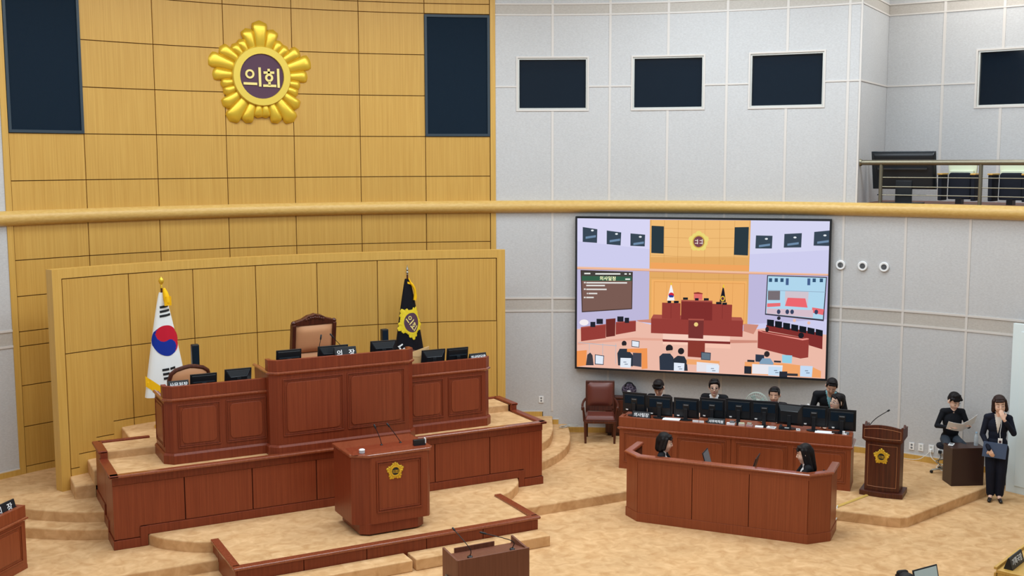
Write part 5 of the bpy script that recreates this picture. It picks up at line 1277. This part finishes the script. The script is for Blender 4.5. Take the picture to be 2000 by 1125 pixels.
def hair(body, c, M, style, m):
    f = lambda x, y, z: Vector(c)+M @ Vector((x, y, z)); M3 = M.to_3x3(); H = []
    H += [ell('h', f(0, .024, .062), (.083, .092, .075), M3), ell('h', f(0, .055, .02), (.080, .062, .085), M3)]
    if style == 'short':
        H += [cap('h', f(-.05, -.058, .088), .021, f(.035, -.064, .100), .022), cap('h', f(-.03, -.03, .126), .03, f(.035, -.03, .128), .03), cap('h', f(.03, -.06, .10), .02, f(.062, -.045, .075), .016)]
        for s in (-1, 1): H += [ell('h', f(s*.072, -.012, .045), (.014, .045, .05), M3), cap('h', f(s*.076, -.02, .04), .010, f(s*.079, -.012, -.012), .006)]
        H += [ell('h', f(0, .075, -.03), (.058, .03, .045), M3)]
    elif style == 'crop':
        H = [ell('h', f(0, .024, .055), (.080, .090, .070), M3), ell('h', f(0, .055, .02), (.077, .058, .080), M3), cap('h', f(-.045, -.058, .086), .016, f(.045, -.060, .088), .016), cap('h', f(-.03, -.03, .112), .024, f(.03, -.03, .114), .024)]
        for s in (-1, 1): H += [ell('h', f(s*.071, -.012, .045), (.012, .043, .045), M3), cap('h', f(s*.075, -.018, .04), .008, f(s*.078, -.01, -.005), .005)]
    elif style == 'bangs':
        H += [cap('h', f(-.055, -.058, .085), .022, f(.06, -.066, .072), .024), cap('h', f(-.05, -.072, .06), .016, f(.02, -.082, .062), .014), cap('h', f(-.03, -.03, .118), .03, f(.035, -.03, .118), .03)]
        for s in (-1, 1): H += [cap('h', f(s*.073, -.03, .075), .017, f(s*.078, -.01, .005), .009)]
    else:
        H += [cap('h', f(-.045, -.050, .096), .020, f(.045, -.050, .096), .020)]
        lo = {'bob': -.10, 'long': -.22, 'tied': .0}[style]
        if style != 'tied':
            for s in (-1, 1): H += [cap('h', f(s*.074, -.022, .06), .022, f(s*.086, -.012, lo*.75), .026), cap('h', f(s*.070, .03, .05), .03, f(s*.080, .035, lo), .034)]
            H += [cap('h', f(0, .07, .02), .07, f(0, .065, lo), .06 if style == 'bob' else .055), cap('h', f(-.05, -.072, .066), .017, f(.045, -.074, .066), .017)]
        else:
            for s in (-1, 1): H += [cap('h', f(s*.066, -.045, .078), .02, f(s*.082, -.012, .01), .017), cap('h', f(s*.082, -.012, .01), .016, f(s*.082, .012, -.05), .012)]
            H += [ell('h', f(0, .10, -.03), (.045, .04, .05), M3), cap('h', f(0, .10, -.05), .03, f(0, .10, -.13), .018), cap('h', f(-.05, -.066, .078), .016, f(.03, -.074, .068), .014)]
    return fuse('hair', H, {'h': m}, 0.009, 4, parent=body)
def hand(P, wrist, d, up, side, curl=25, key='skin', spread=0.019):
    """four fingers and a thumb; d: direction of the fingers, up: back of the hand"""
    d = Vector(d).normalized(); up = Vector(up); up = (up-d*up.dot(d)).normalized(); lat = d.cross(up)*side
    w = Vector(wrist)
    for k, (o, ln) in enumerate(((1.5, .068), (.5, .078), (-.5, .073), (-1.5, .056))):
        kn = w+d*(.082-.004*abs(o))+lat*(spread*o)
        P.append(cap(key, w+d*.012+lat*(.010*o), .0165, kn, .0120))
        a = kn; dd = d.copy(); 
        for j, fr in enumerate((.45, .30, .25)):
            dd = (Matrix.Rotation(radians(curl*(0.7 if j == 0 else 1.0)), 3, lat*side) @ dd)
            if dd.dot(up) > d.dot(up)+0.02 and curl > 0: dd = (Matrix.Rotation(radians(-2*curl*(0.7 if j == 0 else 1.0)), 3, lat*side) @ dd)
            b = a+dd*ln*fr; P.append(cap(key, a, .0092-.0009*j, b, .0085-.0009*j)); a = b
    t0 = w+d*.028+lat*.024; t1 = t0+(d*.5+lat*.75-up*.25).normalized()*.042; t2 = t1+(d*.9+lat*.2-up*.35).normalized()*.034
    P.append(cap(key, t0, .0145, t1, .0115)); P.append(cap(key, t1, .0108, t2, .0085))
def torso(P, hip, chest, neck, sh_l, sh_r, key, w=1.0, Mt=None):
    M3 = Mt or Matrix.Identity(3)
    P += [ell(key, Vector(hip), (.165*w, .115*w, .13), M3), ell(key, Vector(hip).lerp(Vector(chest), .5), (.145*w, .105*w, .17), M3), ell(key, Vector(chest), (.172*w, .118*w, .17), M3)]
    P += [cap(key, sh_l, .062*w, sh_r, .062*w)]
    for s in (sh_l, sh_r): P += [cap(key, Vector(s), .060*w, Vector(neck)+Vector((0, 0, .0)), .050)]
def person(label, loc, rz, prims, mats, headc, hm, hstyle, hmat, voxel=.009, zone=None, face=None, group=None, hs=1.1):
    M = hm.to_4x4() @ Matrix.Diagonal((hs*1.04, hs, hs, 1))
    P = prims + head_prims(headc, M)
    b = fuse('person', P, mats, voxel, 5, zone)
    b.location = loc; b.rotation_euler = (0, 0, rz); tag(b, label, 'person', group)
    face_parts(b, headc, M, **(face or {})); hair(b, headc, M, hstyle, hmat)
    return b
def RX(yaw=0, pitch=0, roll=0): return (Matrix.Rotation(radians(yaw), 3, 'Z') @ Matrix.Rotation(radians(roll), 3, 'Y') @ Matrix.Rotation(radians(pitch), 3, 'X'))
def vee(zn, zv, wtop, key, ymax=-0.03, cx=0.0, suit='suit'):
    """open jacket front: shirt shows in a V between zv (bottom) and zn (neck)"""
    def z(C, idx, keys):
        t = np.clip((C[:, 2]-zv)/(zn-zv), 0, 1.4); m = (C[:, 2] > zv) & (C[:, 2] < zn+.09) & (C[:, 1] < ymax) & (np.abs(C[:, 0]-cx) < wtop*t+.002) & (idx == keys.index(suit))
        idx[m] = keys.index(key); return idx
    return z
def seated(seat, head, w=1.0, suit='suit', leg='leg', hands=((-.16, -.40, .74), (.16, -.40, .74)), elbows=None, fwd=0.0, hdir=None):
    """seat: height of the seat; head: centre of the head (local); faces -y"""
    hx, hy, hz = head; nk = Vector((hx*.8, hy*.75+.02, hz-.145)); P = []
    hip = Vector((0, .03, seat+.11)); ch = Vector((nk.x*.85, nk.y*.8+.01, nk.z-.20)); shz = nk.z-.04
    sl, sr = Vector((nk.x*.9-.165*w, nk.y*.85+.01, shz)), Vector((nk.x*.9+.165*w, nk.y*.85+.01, shz))
    torso(P, hip, ch, nk-Vector((0, 0, .02)), sl, sr, suit, w)
    P.append(cap('skin', nk-Vector((0, 0, .03)), .052*w, Vector((hx, hy+.012, hz-.07)), .050*w))
    for i, (s, sh) in enumerate(((-1, sl), (1, sr))):
        h = Vector(hands[i]); el = Vector(elbows[i]) if elbows else (sh+h)/2+Vector((s*.07, .06, -.10))
        P += [cap(suit, sh, .058*w, el, .044*w), cap(suit, el, .043*w, h, .031*w)]
        d = (h-el).normalized() if hdir is None else Vector(hdir[i]); hand(P, h+d*.01, d, (0, 0, 1) if abs(d.z) < .8 else (0, 1, 0), -s, 22)
        kn = Vector((s*.13, -.42, seat+.06)); ft = Vector((s*.13, -.40, .09))
        P += [cap(leg, Vector((s*.085, .0, seat+.09)), .088*w, kn, .064*w), cap(leg, kn, .060*w, ft, .042*w), cap('shoe', ft+Vector((0, .03, -.045)), .042, ft+Vector((0, -.14, -.055)), .032)]
    return P
def office_chair(lab, loc, rz, seat=.45):
    t = thing('office_chair', lab, 'chair', loc, rz, 'office chairs')
    MB().prism(rect(-.23, .23, -.26, .20), seat-.07, seat, rect(-.22, .22, -.25, .19)).build('seat', NAVY, t, bevel=.02)
    MB().box(-.21, .21, .235, .275, seat+.10, seat+.48).build('backrest', NAVY, t, bevel=.018)
    MB().tube([(0, .20, seat-.05), (0, .29, seat-.02), (0, .29, seat+.2)], .018, 8).build('back_bar', BLKM, t)
    MB().tube([(0, -.02, .08), (0, -.02, seat-.06)], .028, 10).build('column', STEEL, t, smooth=True)
    for k in range(5):
        a = 2*pi*k/5; MB().tube([(0, -.02, .09), (.27*cos(a), -.02+.27*sin(a), .06)], .016, 6).build('foot', STEEL, t)
        MB().lathe([(0, -.015), (.026, -.015), (.026, .015), (0, .015)], (.27*cos(a), -.02+.27*sin(a), .027), 10, 'y').build('caster', BLK, t)
    return t
MS = {'skin': SKIN, 'suit': SUITK, 'shirt': SHIRT, 'leg': SUITK, 'shoe': SHOE}
# ---- men and women behind the staff desk
def staff(lab, u, v, head, hm, style, hmat=HAIR, mats=MS, z=None, w=1.0, skin=None, face=None, rz=0.0, hands=((-.16, -.38, .90), (.16, -.38, .90)), seatlab=''):
    L = dk(u, v, 0); mm = dict(mats)
    if skin: mm['skin'] = skin
    office_chair('office chair under '+seatlab, L, DRZ+rz)
    return person(lab, L, DRZ+rz, seated(.45, head, w, hands=hands), mm, head, hm, style, hmat, .0095, z, face)
staff('person in dark suit bowed over the second monitor, face down', .44, 1.02, (0, -.10, 1.235), RX(0, 40, 0), 'bangs', z=vee(1.05, .85, .05, 'shirt'), face=dict(eyes='closed', mouth=None), seatlab='the person bowed over the second monitor')
def z2(C, idx, keys):
    idx = vee(1.10, .86, .062, 'shirt')(C, idx, keys)
    m = (idx == keys.index('shirt')) & (np.abs(C[:, 0]) < .02) & (C[:, 2] < 1.085) & (C[:, 1] < -.05); idx[m] = keys.index('tie'); return idx
staff('person in black suit with glasses, white shirt and pale tie looking out', 1.40, 1.02, (0, -.04, 1.30), RX(12, 6, 0), 'short', mats=dict(MS, tie=TIE), z=z2, skin=SKIN2, w=1.06, face=dict(glasses=BLKM), seatlab='the person with dark glasses')
staff('person with cropped hair in black jacket beside the white fan', 2.42, 1.02, (0, -.06, 1.25), RX(0, 12, 0), 'crop', z=vee(1.06, .85, .05, 'shirt'), face=dict(eyes='closed'), seatlab='the person beside the fan')
staff('person with round glasses and tied dark hair looking up sideways', 3.44, .86, (-.0, -.03, 1.235), RX(-42, -6, 10), 'tied', mats=dict(MS, suit=NAVY), skin=SKIN2, w=.92, face=dict(glasses=GREYP), seatlab='the person with round glasses')
# ---- standing man bending over her
P = []; H = (.06, -.20, 1.44)
torso(P, (0, .06, .95), (.02, -.02, 1.18), (.04, -.10, 1.30), Vector((-.19, -.05, 1.255)), Vector((.21, -.06, 1.235)), 'suit', 1.12)
P.append(cap('skin', (.04, -.11, 1.28), .054, (.055, -.16, 1.37), .052))
for s, sh, el, h in ((-1, Vector((-.19, -.05, 1.255)), Vector((-.26, -.08, 1.0)), Vector((-.10, -.30, .98))), (1, Vector((.21, -.06, 1.235)), Vector((.28, -.06, .98)), Vector((.24, -.28, .90)))):
    P += [cap('suit', sh, .064, el, .05), cap('suit', el, .048, h, .034)]; hand(P, h, (h-el).normalized(), (0, 0, 1), -s, 25)
    P += [cap('leg', (s*.09, .07, .92), .092, (s*.10, .06, .50), .064), cap('leg', (s*.10, .06, .50), .062, (s*.10, .09, .09), .045), cap('shoe', (s*.10, .10, .05), .042, (s*.11, -.07, .04), .034)]
person('person in dark jacket and teal shirt standing bent over behind the desk', dk(3.27, 1.28, 0), DRZ, P, dict(MS, shirt=TEAL), H, RX(8, 38, 6), 'crop', HAIR, .0095,
       lambda C, idx, keys: vee(1.28, .95, .075, 'shirt', -.05, .05)(C, idx, keys), dict(eyes='closed', mouth=None))
# ---- clerks in the booth
RB1 = radians(40)
for lab, loc, rz, st, hm in (('person with a dark bob in black suit seated at the left end of the booth', (4.20, -6.22, 0), RB1+radians(8), 'bob', RX(0, 12, 0)), ('person with long black hair seated at the right end of the booth', (5.63, -7.76, 0), RB1+pi+radians(14), 'long', RX(0, 14, 0))):
    hd = (0, -.05, 1.175)
    office_chair(('office chair in the booth under the bob-haired clerk' if st == 'bob' else 'office chair in the booth under the long-haired clerk'), loc, rz, .42)
    person(lab, loc, rz, seated(.42, hd, .92), dict(MS, skin=SKIN2), hd, hm, st, HAIR, .0095, vee(.99, .78, .055, 'shirt'), dict(eyes='closed', brow=True))
# ---- seated woman with papers
hd = (.02, -.07, 1.245)
P = seated(.50, hd, .90, hands=((-.115, -.29, .855), (.185, -.27, .885)), elbows=((-.235, -.04, .82), (.265, -.04, .82)), hdir=((.55, -.75, .25), (-.35, -.85, .3)))
person('person in black shirt reading papers on a stool behind the dark box', (9.47, -6.95, .155), radians(-34), P, {'skin': SKIN2, 'suit': BLACKSH, 'leg': TROUS, 'shoe': SHOE}, hd, RX(14, 30, -4), 'bangs', HAIR, .006, None, dict(eyes='closed'))
st = thing('round_stool', 'chrome footed stool under the person reading papers', 'stool', (9.47, -6.93, .155))
MB().lathe([(0, .44), (.19, .44), (.20, .47), (.19, .495), (0, .50)], n=24).build('seat', SEATK, st, smooth=True)
MB().tube([(0, 0, .06), (0, 0, .45)], .024, 10).build('column', STEEL, st, smooth=True)
MB().tube([(.19*cos(2*pi*k/20), .19*sin(2*pi*k/20), .19) for k in range(21)], .009, 6).build('foot_ring', STEEL, st, smooth=True)
for k in range(5):
    a = 2*pi*k/5+2.5; MB().tube([(0, 0, .10), (.26*cos(a), .26*sin(a), .055)], .015, 6).build('foot', STEEL, st)
    MB().lathe([(0, -.015), (.024, -.015), (.024, .015), (0, .015)], (.26*cos(a), .26*sin(a), .026), 10, 'y').build('caster', BLK, st)
pp = thing('paper_sheets', 'open white paper sheets held by the person on the stool', 'paper', (9.47, -6.95, .155), radians(-34))
def sheet(mb, c, ex, ey, bend, nx=6):
    c, ex, ey = Vector(c), Vector(ex), Vector(ey); nn = ex.cross(ey).normalized(); V = []
    for i in range(nx+1):
        u = -1+2*i/nx
        for v in (-1, 1):
            for t in (0, .003): V.append(c+ex*u+ey*v+nn*(bend*(1-u*u)+t))
    F = []
    for i in range(nx):
        a = 4*i; b = a+4; F += [(a, b, b+2, a+2), (a+1, a+3, b+3, b+1), (a, a+1, b+1, b), (a+2, b+2, b+3, a+3)]
    F += [(0, 2, 3, 1), (4*nx, 4*nx+1, 4*nx+3, 4*nx+2)]; mb.add(V, F); return mb
sheet(MB(), (-.04, -.39, .90), (.125, .0, -.02), (0, -.065, .075), .012).build('sheet', PAPER, pp)
sheet(MB(), (.175, -.37, .955), (.115, .03, .065), (0, -.065, .085), .012).build('sheet', PAPER, pp)
# ---- standing woman
hd = (.01, -.03, 1.545); P = []
torso(P, (0, .0, .93), (0, .01, 1.20), (0, .01, 1.375), Vector((-.155, .01, 1.325)), Vector((.155, .01, 1.33)), 'suit', .93)
P += [ell('suit', (0, .0, .84), (.178, .125, .075)), cap('skin', (0, .0, 1.36), .046, (.008, -.018, 1.47), .045)]
elb = Vector((-.215, -.02, 1.05)); wr = Vector((-.115, -.195, .865)); P += [cap('suit', (-.155, .01, 1.325), .054, elb, .045), cap('suit', elb, .043, wr, .032)]; hand(P, wr, (.42, -.02, -.9), (-.3, -.95, 0), 1, 30)
elb = Vector((.225, -.07, 1.115)); wr = Vector((.075, -.175, 1.345)); P += [cap('suit', (.155, .01, 1.33), .054, elb, .047), cap('suit', elb, .044, elb.lerp(wr, .80), .036), cap('skin', elb.lerp(wr, .78), .026, wr, .023)]; hand(P, wr, (-.35, .10, .93), (.35, -.95, .1), 1, 14)
for s, kx, fx in ((-1, -.075, -.062), (1, .08, .068)):
    P += [cap('leg', (s*.078, .01, .84), .100, (kx, -.01, .47), .078), cap('leg', (kx, -.01, .47), .077, (fx, .03, .11), .062), cap('skin', (fx, .03, .10), .034, (fx, -.02, .06), .032), cap('shoe', (fx, .045, .035), .033, (fx*1.3, -.13, .026), .028)]
def zs(C, idx, keys):
    m = (C[:, 2] > 1.10) & (C[:, 2] < 1.44) & (C[:, 1] < -.03) & (np.abs(C[:, 0]) < .052*np.clip((C[:, 2]-1.10)/.27, 0, 1.2)+.002) & (idx == keys.index('suit')) & (C[:, 1] > -.13)
    idx[m] = keys.index('shirt'); return idx
SW_ = (9.33, -7.965, 0); SWR = radians(-50)
person('person in navy suit standing by the door with a hand over the mouth', SW_, SWR, P, {'skin': SKIN2, 'suit': SUITN, 'leg': SUITN, 'shoe': SHOE, 'shirt': BLOUSE}, hd, RX(6, 8, -6), 'bob', HAIRB, .006, zs, dict(eyes='closed', mouth='line'))
fo = thing('document_folder', 'blue-grey folder held low by the person in navy suit', 'folder', SW_, SWR)
FM = mat('folder_blue', rgb(74,92,122), 0.5, 0.3)
M = Matrix.Translation((-.035, -.160, .845)) @ Matrix.Rotation(radians(4), 4, 'Y')
MB().box(-.17, .17, -.006, -.002, -.12, .12).xf(M).build('front_cover', FM, fo, bevel=.001)
MB().box(-.17, .17, .004, .008, -.12, .12).xf(M).build('back_cover', FM, fo, bevel=.001)
MB().box(-.16, .165, -.002, .004, -.115, .112).xf(M).build('papers', PAPER, fo)
ba = thing('name_badge', 'white name badge hanging on the navy suit', 'badge', SW_, SWR)
MB().box(.005, .068, -.160, -.155, .945, 1.04).build('card', WHITE, ba, bevel=.004)
MB().box(.018, .055, -.1615, -.160, .965, 1.005).build('badge_photo', mat('badge_dark', rgb(70,50,56), .5), ba)
MB().tube([(.036, -.155, 1.04), (.03, -.142, 1.12), (.045, -.118, 1.24), (.05, -.07, 1.36)], .004, 5).build('lanyard', WHITE, ba)
# ---- dark box table, phone, bottle
bx = thing('box_table', 'dark brown box table in front of the person reading papers', 'table', (9.20, -7.42, .155))
Q = [(8.937-9.20, -7.459+7.42), (9.424-9.20, -7.667+7.42), (9.60-9.20, -7.35+7.42), (9.10-9.20, -7.14+7.42)]
for i_, nm in ((0, 'front_board'), (1, 'side_board'), (3, 'side_board')):
    a_, b_ = Vector(Q[i_]), Vector(Q[(i_+1) % 4]); d_ = (b_-a_).normalized(); n_ = Vector((-d_.y, d_.x))*.02
    MB().prism([tuple(a_), tuple(b_), tuple(b_+n_), tuple(a_+n_)], 0.0, .60).build(nm, ESPR, bx)
MB().prism([(x*1.02, y*1.02) for x, y in Q], .60, .615).build('top', mat('espresso_top', rgb(62,42,38), .35, .45), bx, bevel=.003)
ph = thing('phone', 'silver mobile phone lying on the corner of the dark box', 'phone', (9.09, -7.30, .772), radians(30))
MB().box(-.075, .075, -.04, .04, 0, .02).build('case', WHITE, ph, bevel=.012, seg=3); MB().box(-.05, .05, -.026, .026, .02, .022).build('display', GREYP, ph)
bt = thing('water_bottle', 'clear water bottle with blue cap on the dark box table', 'bottle', (9.42, -7.50, .772))
MB().lathe([(0, 0), (.032, 0), (.033, .01), (.033, .13), (.026, .165), (.013, .185), (.013, .20), (0, .20)], n=18).build('bottle_body', mat('bottle_plastic', rgb(198,208,214), .15, .5, Alpha=.55), bt, smooth=True)
MB().lathe([(0, .198), (.0155, .198), (.0155, .218), (0, .22)], n=14).build('cap', mat('cap_blue', rgb(150,190,220), .4), bt, smooth=True)
# ---- fan behind the desk
fn = thing('standing_fan', 'pale green standing fan behind the staff desk', 'fan', dk(2.02, 1.62, 0), DRZ)
FG = mat('fan_green', rgb(190,206,196), .4, .3); zf = .94
MB().lathe([(0, 0), (.19, 0), (.19, .02), (.05, .05), (0, .05)], n=24).build('base', FG, fn, smooth=True)
MB().tube([(0, .06, .04), (0, .06, zf-.1)], .016, 8).build('pole', FG, fn, smooth=True)
MB().lathe([(0, 0), (.05, .0), (.06, .06), (.05, .13), (0, .14)], (0, .0, zf), 16, 'y').build('motor', FG, fn, smooth=True)
MB().tube([(0, .06, zf-.16), (0, .06, zf)], .02, 8).build('tilt_joint', FG, fn)
cg = MB()
for r_, y_ in ((.19, -.03), (.19, .03), (.15, -.065), (.10, -.08)): cg.tube([(r_*cos(2*pi*k/28), y_, zf+r_*sin(2*pi*k/28)) for k in range(29)], .0035 if r_ < .19 else .006, 5)
for k in range(30):
    a = 2*pi*k/30; cg.tube([(.05*cos(a), -.085, zf+.05*sin(a)), (.13*cos(a), -.073, zf+.13*sin(a)), (.19*cos(a), -.03, zf+.19*sin(a)), (.19*cos(a), .03, zf+.19*sin(a))], .0016, 4)
cg.build('cage', FG, fn)
MB().lathe([(0, -.09), (.05, -.088), (.052, -.08), (0, -.075)], (0, 0, zf), 16, 'y').build('cage_badge', WHITE, fn)
BLD = mat('fan_blade', rgb(176,196,190), .3, .4, Alpha=.8)
for k in range(4):
    a = 2*pi*k/4+.4; V = []
    for r_, w0, w1 in ((.03, -.25, .25), (.09, -.35, .40), (.165, -.20, .42)):
        for w_ in (w0, w1): V += [(r_*cos(a+w_), -.02+.03*w_, zf+r_*sin(a+w_)), (r_*cos(a+w_), -.017+.03*w_, zf+r_*sin(a+w_))]
    F = []
    for i in range(2): q = 4*i; F += [(q, q+4, q+6, q+2), (q+1, q+3, q+7, q+5), (q, q+1, q+5, q+4), (q+2, q+6, q+7, q+3)]
    MB().add(V, F+[(0, 2, 3, 1), (8, 9, 11, 10)]).build('blade', BLD, fn)
# ---- odds and ends on and behind the staff desk
def small(name, lab, cat, u, v, z, rz, parts, group=None):
    t = thing(name, lab, cat, dk(u, v, z), DRZ+rz, group)
    for nm, m, b in parts: MB().box(*b).build(nm, m, t, bevel=.002)
    return t
ZT = .869
small('paper_stack', 'white sheets lying below the second and third monitors', 'paper', .86, .12, ZT, .1, [('sheets', PAPER, (-.14, .14, -.08, .06, 0, .02)), ('top_sheet', PAPER, (-.12, .15, -.07, .07, .02, .024))], 'papers on the staff desk')
small('paper_stack', 'two white cards propped before the third monitor', 'paper', 1.33, .09, ZT, 0, [('card', PAPER, (-.10, .0, -.02, -.01, 0, .045)), ('card', PAPER, (.01, .09, -.02, -.01, 0, .045))], 'papers on the staff desk')
small('card_box', 'white card box at the seam of the staff desks', 'box', 1.86, .10, ZT, 0, [('card', PAPER, (-.07, .06, -.03, .03, 0, .045)), ('lid', GREYP, (-.02, .05, -.02, .03, .045, .075))])
small('tissue_pack', 'pink and green packet below the fifth monitor', 'packet', 2.03, .10, ZT, .2, [('packet', mat('pink_pack', rgb(214,186,178), .6), (-.05, .05, -.03, .03, 0, .045)), ('wrapper_top', mat('green_pack', rgb(206,214,180), .6), (-.045, .045, -.025, .028, .045, .06))])
small('tissue_pack', 'mauve packet beside the white notes below the sixth monitor', 'packet', 2.16, .10, ZT, -.2, [('packet', mat('mauve_pack', rgb(190,150,150), .6), (-.05, .05, -.03, .03, 0, .04)), ('wrapper_top', mat('grey_pack', rgb(180,176,160), .6), (-.04, .03, -.02, .025, .04, .07))])
small('paper_stack', 'white notes lying left of the sixth monitor stand', 'paper', 2.31, .09, ZT, .1, [('sheets', PAPER, (-.06, .07, -.05, .05, 0, .03))], 'papers on the staff desk')
small('paper_stack', 'white notes lying right of the sixth monitor stand', 'paper', 2.51, .09, ZT, -.1, [('sheets', PAPER, (-.07, .07, -.05, .05, 0, .035)), ('pen', GREYP, (-.02, .06, -.03, -.02, .035, .045))], 'papers on the staff desk')
small('desk_telephone', 'black desk telephone below the wedge monitor', 'telephone', 2.72, .10, ZT, 0, [('body', BLK, (-.09, .09, -.06, .06, 0, .045)), ('handset', BLK2, (-.085, -.045, -.06, .06, .045, .075)), ('label', WHITE, (.0, .07, -.05, -.02, .045, .047))])
small('mouse', 'white computer mouse between the seventh and eighth monitors', 'mouse', 2.93, .09, ZT, .2, [('shell', WHITE, (-.03, .03, -.045, .045, 0, .035)), ('button', GREYP, (-.02, .02, -.04, -.01, .035, .04))])
small('paper_stack', 'white papers spread below the eighth monitor', 'paper', 3.34, .10, ZT, .05, [('sheets', PAPER, (-.15, .13, -.07, .06, 0, .02)), ('top_sheet', PAPER, (-.12, .15, -.06, .07, .02, .025))], 'papers on the staff desk')
small('pouch', 'dark brown pouch below the ninth monitor', 'pouch', 3.50, .09, ZT, 0, [('pouch_body', ESPR, (-.05, .05, -.035, .035, 0, .05)), ('strap', BLK, (-.052, .052, -.008, .008, .02, .052))])
small('cup_stand', 'small clutter of white cups at the lectern end of the staff desk', 'cup', 3.66, .10, ZT, 0, [('cup', WHITE, (-.05, -.01, -.02, .02, 0, .06)), ('cup', GREYP, (.0, .05, -.02, .03, 0, .05)), ('cup', WHITE, (-.02, .02, -.05, -.02, 0, .03))])
bg = thing('travel_bag', 'dark patterned bag on the cabinet behind the first monitor', 'bag', (6.26, -2.27, .907), radians(-36))
MB().ell((0, .01, .13), .14, .075, .13, 14, 9).build('bag_body', grain(mat('bag_cloth', rgb(60,54,70), .8, .1), (40, 40, 40), rgb(34,30,44), rgb(110,100,116), .4, .6, 2), bg, smooth=True)
MB().tube(smoothline([(-.08, -.04, .2), (-.03, -.07, .28), (.05, -.06, .27), (.09, -.035, .2)], 5), .012, 6).build('handle', BLK, bg, smooth=True)
MB().box(-.03, .03, -.075, -.055, .06, .13).build('patch', WHITE, bg)
pl = thing('paper_plane_sign', 'white folded paper standing behind the desk beside the cropped-hair person', 'paper', dk(2.86, .80, 0), DRZ)
MB().tube([(0, 0, 0), (0, 0, 1.05)], .012, 8).build('stand_rod', GREYP, pl)
MB().prism([(.12*cos(2*pi*k/16), .12*sin(2*pi*k/16)) for k in range(16)], 0, .02).build('stand_foot', GREYP, pl)
MB().yprism([(-.16, 1.00), (.06, 1.07), (.13, 1.18), (.16, 1.15), (.10, 1.03), (.14, 1.00), (.10, .97)], -.02, .02).build('sheet', PAPER, pl, bevel=.006)
# ---- laptops in the booth
for lab, c, rz in (('open dark laptop in the booth facing the bob-haired clerk', (4.74, -6.72, .72), RB1-pi/2+radians(90)), ('open dark laptop in the booth facing the long-haired clerk', (5.09, -7.17, .72), RB1+radians(180))):
    lp = thing('laptop', lab, 'laptop', c, rz, 'booth laptops')
    # clerk sits at +y... screen faces the clerk
    MB().box(-.17, .17, -.24, 0, 0, .02).build('keyboard_deck', GREYP, lp, bevel=.004)
    M = Matrix.Translation((0, 0, .02)) @ Matrix.Rotation(radians(-16), 4, 'X')
    MB().box(-.17, .17, 0, .012, 0, .36).xf(M).build('lid', BLK, lp, bevel=.004)
    MB().box(-.155, .155, -.002, 0, .015, .345).xf(M).build('display', GREYP, lp)
# ---- front corner at the lower right: councillor's desk, nameplate, tablet, person's head
cd = thing('councillor_desk', 'light oak councillor desk corner at the lower right edge', 'desk', (5.06, -11.40, 0), radians(20))
MB().box(0, 1.5, -.62, 0, .74, .78).build('worktop', OAK2, cd, bevel=.006)
MB().box(0, 1.5, -.02, .02, 0, .74).build('front_board', OAK, cd)
MB().box(0, .03, -.60, 0, 0, .74).build('side_board', OAK, cd); MB().box(1.47, 1.5, -.60, 0, 0, .74).build('side_board', OAK, cd)
MB().box(0, 1.5, -.01, .025, .78, .81).build('edge_lip', OAK2, cd, bevel=.004)
nameplate('black nameplate with four white characters on the light oak desk', '기획국장', (5.36, -11.40, .782), radians(20), .40, .13, .085)
cd2 = thing('councillor_desk', 'light oak councillor desk below the lower right picture edge', 'desk', (3.35, -11.36, 0), radians(2))
MB().box(0, 1.3, -.62, 0, .66, .70).build('worktop', OAK2, cd2, bevel=.006)
MB().box(0, 1.3, -.02, .0, 0, .66).build('front_board', OAK, cd2)
for x in (0, 1.27): MB().box(x, x+.03, -.60, -.02, 0, .66).build('side_board', OAK, cd2)
tb = thing('laptop', 'black framed laptop with pale display at the bottom right edge', 'laptop', (3.95, -11.46, .70), radians(2))
MB().box(-.19, .19, -.26, -.0, 0, .02).build('keyboard_deck', BLK, tb, bevel=.004)
M = Matrix.Translation((0, 0, .02)) @ Matrix.Rotation(radians(-14), 4, 'X') @ Matrix.Rotation(radians(0), 4, 'Y')
MB().box(-.19, .19, 0, .012, 0, .29).xf(M).build('lid', BLK, tb, bevel=.004)
MB().box(-.172, .172, -.002, 0, .02, .275).xf(M).build('display', mat('laptop_display', rgb(160,176,176), .4, .3, 0, rgb(160,176,176), .35), tb)
hd = (0, -.05, 1.11)
office_chair('office chair under the person at the bottom right edge', (3.10, -11.92, 0), radians(180), .36)
person('person with black hair just showing at the bottom right edge', (3.10, -11.95, 0), radians(170), seated(.36, hd, 1.0, hands=((-.16, -.40, .76), (.16, -.40, .76))), MS, hd, RX(0, 10, 0), 'short', HAIR, .0095)
